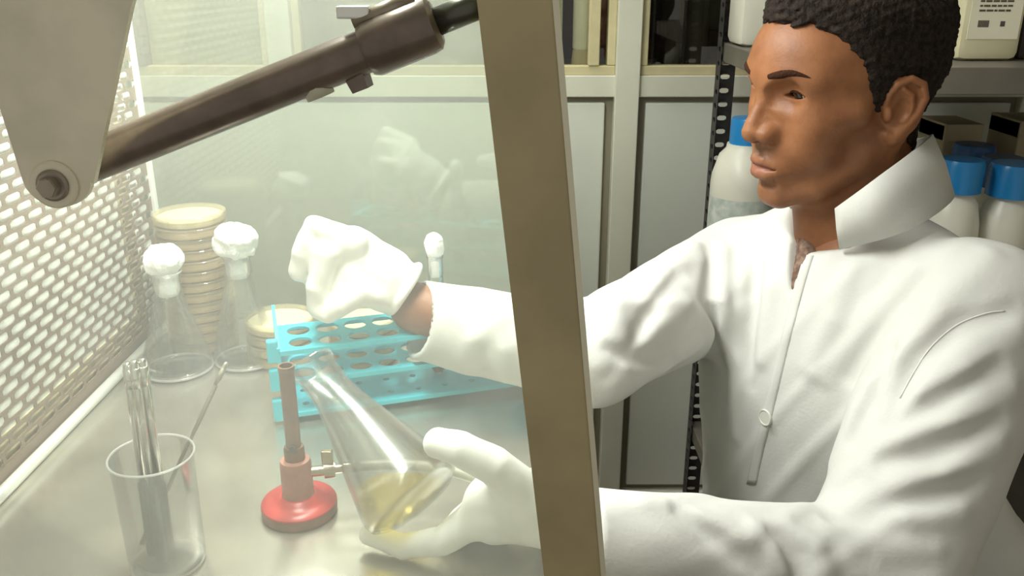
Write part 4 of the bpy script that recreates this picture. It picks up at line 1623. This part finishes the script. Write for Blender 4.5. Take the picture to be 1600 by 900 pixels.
CB = [(1312, 389, .872), (1385, 371, .842), (1445, 345, .852), (1487, 312, .90), (1478, 300, .985), (1410, 300, 1.04), (1320, 325, 1.055), (1248, 352, 1.005)]
CTp = [(1305, 325, .868), (1366, 281, .842), (1418, 243, .862), (1455, 212, .915), (1440, 216, .985), (1395, 228, 1.03), (1310, 275, 1.04), (1232, 322, .985)]
bot = spline([at(*q) for q in CB], 6)
top = spline([at(*q) for q in CTp], 6)
mid = [(a + b) / 2 + (lambda d: d / max(np.linalg.norm(d), 1e-6) * .003)((a + b) / 2 - NECK - np.array([0, 0, .03])) for a, b in zip(bot, top)]
col = strip([bot, mid, top], 'collar', M['coat'], man, .0032)


def on_coat(px, py, lift):
    p = trace(px, py, coat_sdf)
    if p is None:
        return None
    r = ray(px, py)
    return p - r / np.linalg.norm(r) * lift


# front edge of the coat: the left front overlaps the right
edge = [(1258, 398), (1249, 428), (1237, 470), (1224, 520), (1212, 570), (1200, 620), (1189, 665), (1178, 710), (1168, 756)]
ex = np.interp(np.linspace(398, 756, 44), [e[1] for e in edge], [e[0] for e in edge])
ey_ = np.linspace(398, 756, 44)
rows = []
for du, lf in ((0, .0014), (4, .0015), (9, .0010), (14, -.0010)):
    rows.append([on_coat(x + du, y + du * .12, lf) for x, y in zip(ex, ey_)])
rows.insert(0, [on_coat(x - 1, y, -.001) for x, y in zip(ex, ey_)])
strip(rows, 'placket', M['coat'], man, .0012)
# buttons
for (x, y) in ((1197, 652),):
    p = trace(x, y, coat_sdf)
    g = np.array([float(coat_sdf((p + e)[None].astype(np.float32))[0] - coat_sdf((p - e)[None].astype(np.float32))[0]) for e in np.eye(3) * .012])
    g /= np.linalg.norm(g)
    bt = world_link('button', MB().lathe([(.0094, -.0030), (.0098, 0.0018), (.0092, .0030), (.0080, .0030), (.0074, .0024), (.001, .0024)], 28, align(p, p + g)).mesh('button'), M['button'], man, None, False)


# seams
for pts in ([(1570, 486), (1540, 490), (1495, 508), (1455, 542), (1428, 582), (1406, 622)], [(1480, 345), (1520, 368), (1555, 400), (1585, 440)]):
    q_ = [p for p in (on_coat(x, y, -.0001) for x, y in pts) if p is not None]
    if len(q_) < 3:
        continue
    q_ = spline(q_, 6)
    world_link('seam', MB().tube(q_, .0008, 6).mesh('seam'), M['coat'], man, None, True)


# shirt under the open coat
VST = [p - tF * .016 for p in (trace(x, y) for x, y in ((1244, 352), (1246, 375), (1244, 405), (1237, 440), (1231, 470))) if p is not None]
VST = [VST[0] + np.array([.004, .004, .022])] + VST


def shirt_sdf(P):
    d = frame_sdf(P, .008)
    d = smin(d, seg(P, LS, T(-.03, .05, .025), .045, .045), 0.04)
    d = smin(d, seg(P, RS, T(-.03, -.05, .025), .045, .045), 0.04)
    d = np.maximum(d, T(0, 0, -.2)[2] - P[:, 2])
    d = smax(d, -seg(P, NECK + np.array([0, 0, .12]), NECK + tF * .012 + np.array([0, 0, -.02]), .062, .050), .004)
    return smin(d, chain(P, VST, [.011] * len(VST)), .006)


v6, f6 = polygonise(shirt_sdf, T(-.02, 0, 0) - np.array([.22, .24, .22]), T(-.02, 0, 0) + np.array([.22, .24, .12]), .005)
person_part('shirt', v6, f6, M['shirt'], man)
for (x, y) in ((1243, 352), (1240, 378)):
    p = trace(x, y, shirt_sdf)
    if p is not None:
        r = ray(x, y)
        r = r / np.linalg.norm(r)
        world_link('shirt_button', MB().lathe([(.0055, -.001), (.0055, .001), (.003, .0016)], 20, align(p - r * .002, p - r * .01)).mesh('button'), M['button'], man, None, True)


# ---- gloves
def A3(x, y, d):
    return at(x, y, d)


R_FING = [([(552, 378, .866), (490, 354, .860), (473, 396, .858), (467, 424, .862)], [.0145, .0115, .0110, .0100]),
          ([(545, 388, .870), (508, 396, .852), (497, 448, .848), (499, 480, .852)], [.0150, .0135, .0130, .0115]),
          ([(550, 376, .890), (490, 362, .886), (482, 408, .878), (490, 436, .868)], [.0140, .0112, .0108, .0100]),
          ([(562, 392, .920), (506, 380, .918), (497, 420, .906), (508, 446, .894)], [.0130, .0105, .0100, .0094])]
R_THUMB = ([(604, 462, .876), (562, 458, .852), (534, 474, .844), (513, 489, .846)], [.0165, .0145, .0125, .0105])


def rglove_sdf(P):
    w = RW.astype(np.float32)
    d = chain(P, [A3(629, 452, .893), A3(600, 432, .892), A3(556, 398, .892)], [.0290, .0330, .0270])
    d = smin(d, seg(P, A3(552, 384, .872), A3(562, 396, .925), .0170, .0150), .014)
    d = smin(d, seg(P, A3(598, 455, .880), A3(560, 432, .868), .021, .017), .014)
    d = smin(d, ball(P, A3(556, 418, .884), .030), .012)
    d = smin(d, ball(P, A3(528, 445, .868), .019), .010)
    for i, (pts, r) in enumerate(R_FING):
        d = smin(d, chain(P, [A3(*q) for q in pts], r), .0065)
    d = smin(d, chain(P, [A3(*q) for q in R_THUMB[0]], R_THUMB[1]), .007)
    # gathered latex between thumb and palm, wrinkles
    d = d + .0007 * vnoise(P, 210, 12) + .0010 * vnoise(P, 90, 13)
    # rolled edge at the wrist
    a, b = A3(632, 452, .893), A3(590, 425, .892)
    ax_ = (b - a) / np.linalg.norm(b - a)
    q = P - a.astype(np.float32)
    s_ = q @ ax_.astype(np.float32)
    rad = np.sqrt(np.maximum((q * q).sum(1) - s_ * s_, 0))
    d = smax(d, -s_ - .004, .003)
    ring = np.sqrt((rad - .0300) ** 2 + (s_ - .001) ** 2) - .0042
    return smin(d, ring, .004)


c_ = A3(555, 425, .89)
v7, f7 = polygonise(rglove_sdf, c_ - np.array([.09, .085, .075]), c_ + np.array([.085, .08, .075]), .0019)
person_part('glove', v7, f7, M['glove'], man)

L_FING = [([(752, 808, .588), (690, 846, .590), (630, 853, .600), (578, 836, .612)], [.0140, .0118, .0108, .0090]),
          ([(748, 800, .612), (690, 845, .625), (640, 852, .640), (598, 838, .652)], [.0140, .0118, .0108, .0094]),
          ([(752, 790, .634), (704, 832, .652), (662, 842, .668), (628, 836, .680)], [.0135, .0112, .0104, .0090]),
          ([(762, 782, .652), (724, 816, .672), (692, 826, .686), (664, 826, .696)], [.0120, .0098, .0090, .0080])]
L_THUMB = ([(824, 776, .592), (772, 728, .584), (722, 702, .586), (684, 692, .594)], [.0185, .0150, .0135, .0118])


def lglove_sdf(P):
    d = chain(P, [A3(925, 838, .603), A3(880, 806, .600), A3(835, 792, .604), A3(786, 790, .612)], [.0290, .0285, .0310, .0300])
    d = smin(d, seg(P, A3(765, 800, .592), A3(770, 792, .648), .0220, .0180), .016)
    for pts, r in L_FING:
        d = smin(d, chain(P, [A3(*q) for q in pts], r), .0075)
    d = smin(d, chain(P, [A3(*q) for q in L_THUMB[0]], L_THUMB[1]), .012)
    d = d + .0006 * vnoise(P, 190, 15) + .0008 * vnoise(P, 80, 16)
    return d


c_ = A3(720, 780, .63)
v8, f8 = polygonise(lglove_sdf, c_ - np.array([.10, .09, .07]), c_ + np.array([.12, .09, .085]), .0019)
person_part('glove', v8, f8, M['glove'], man)
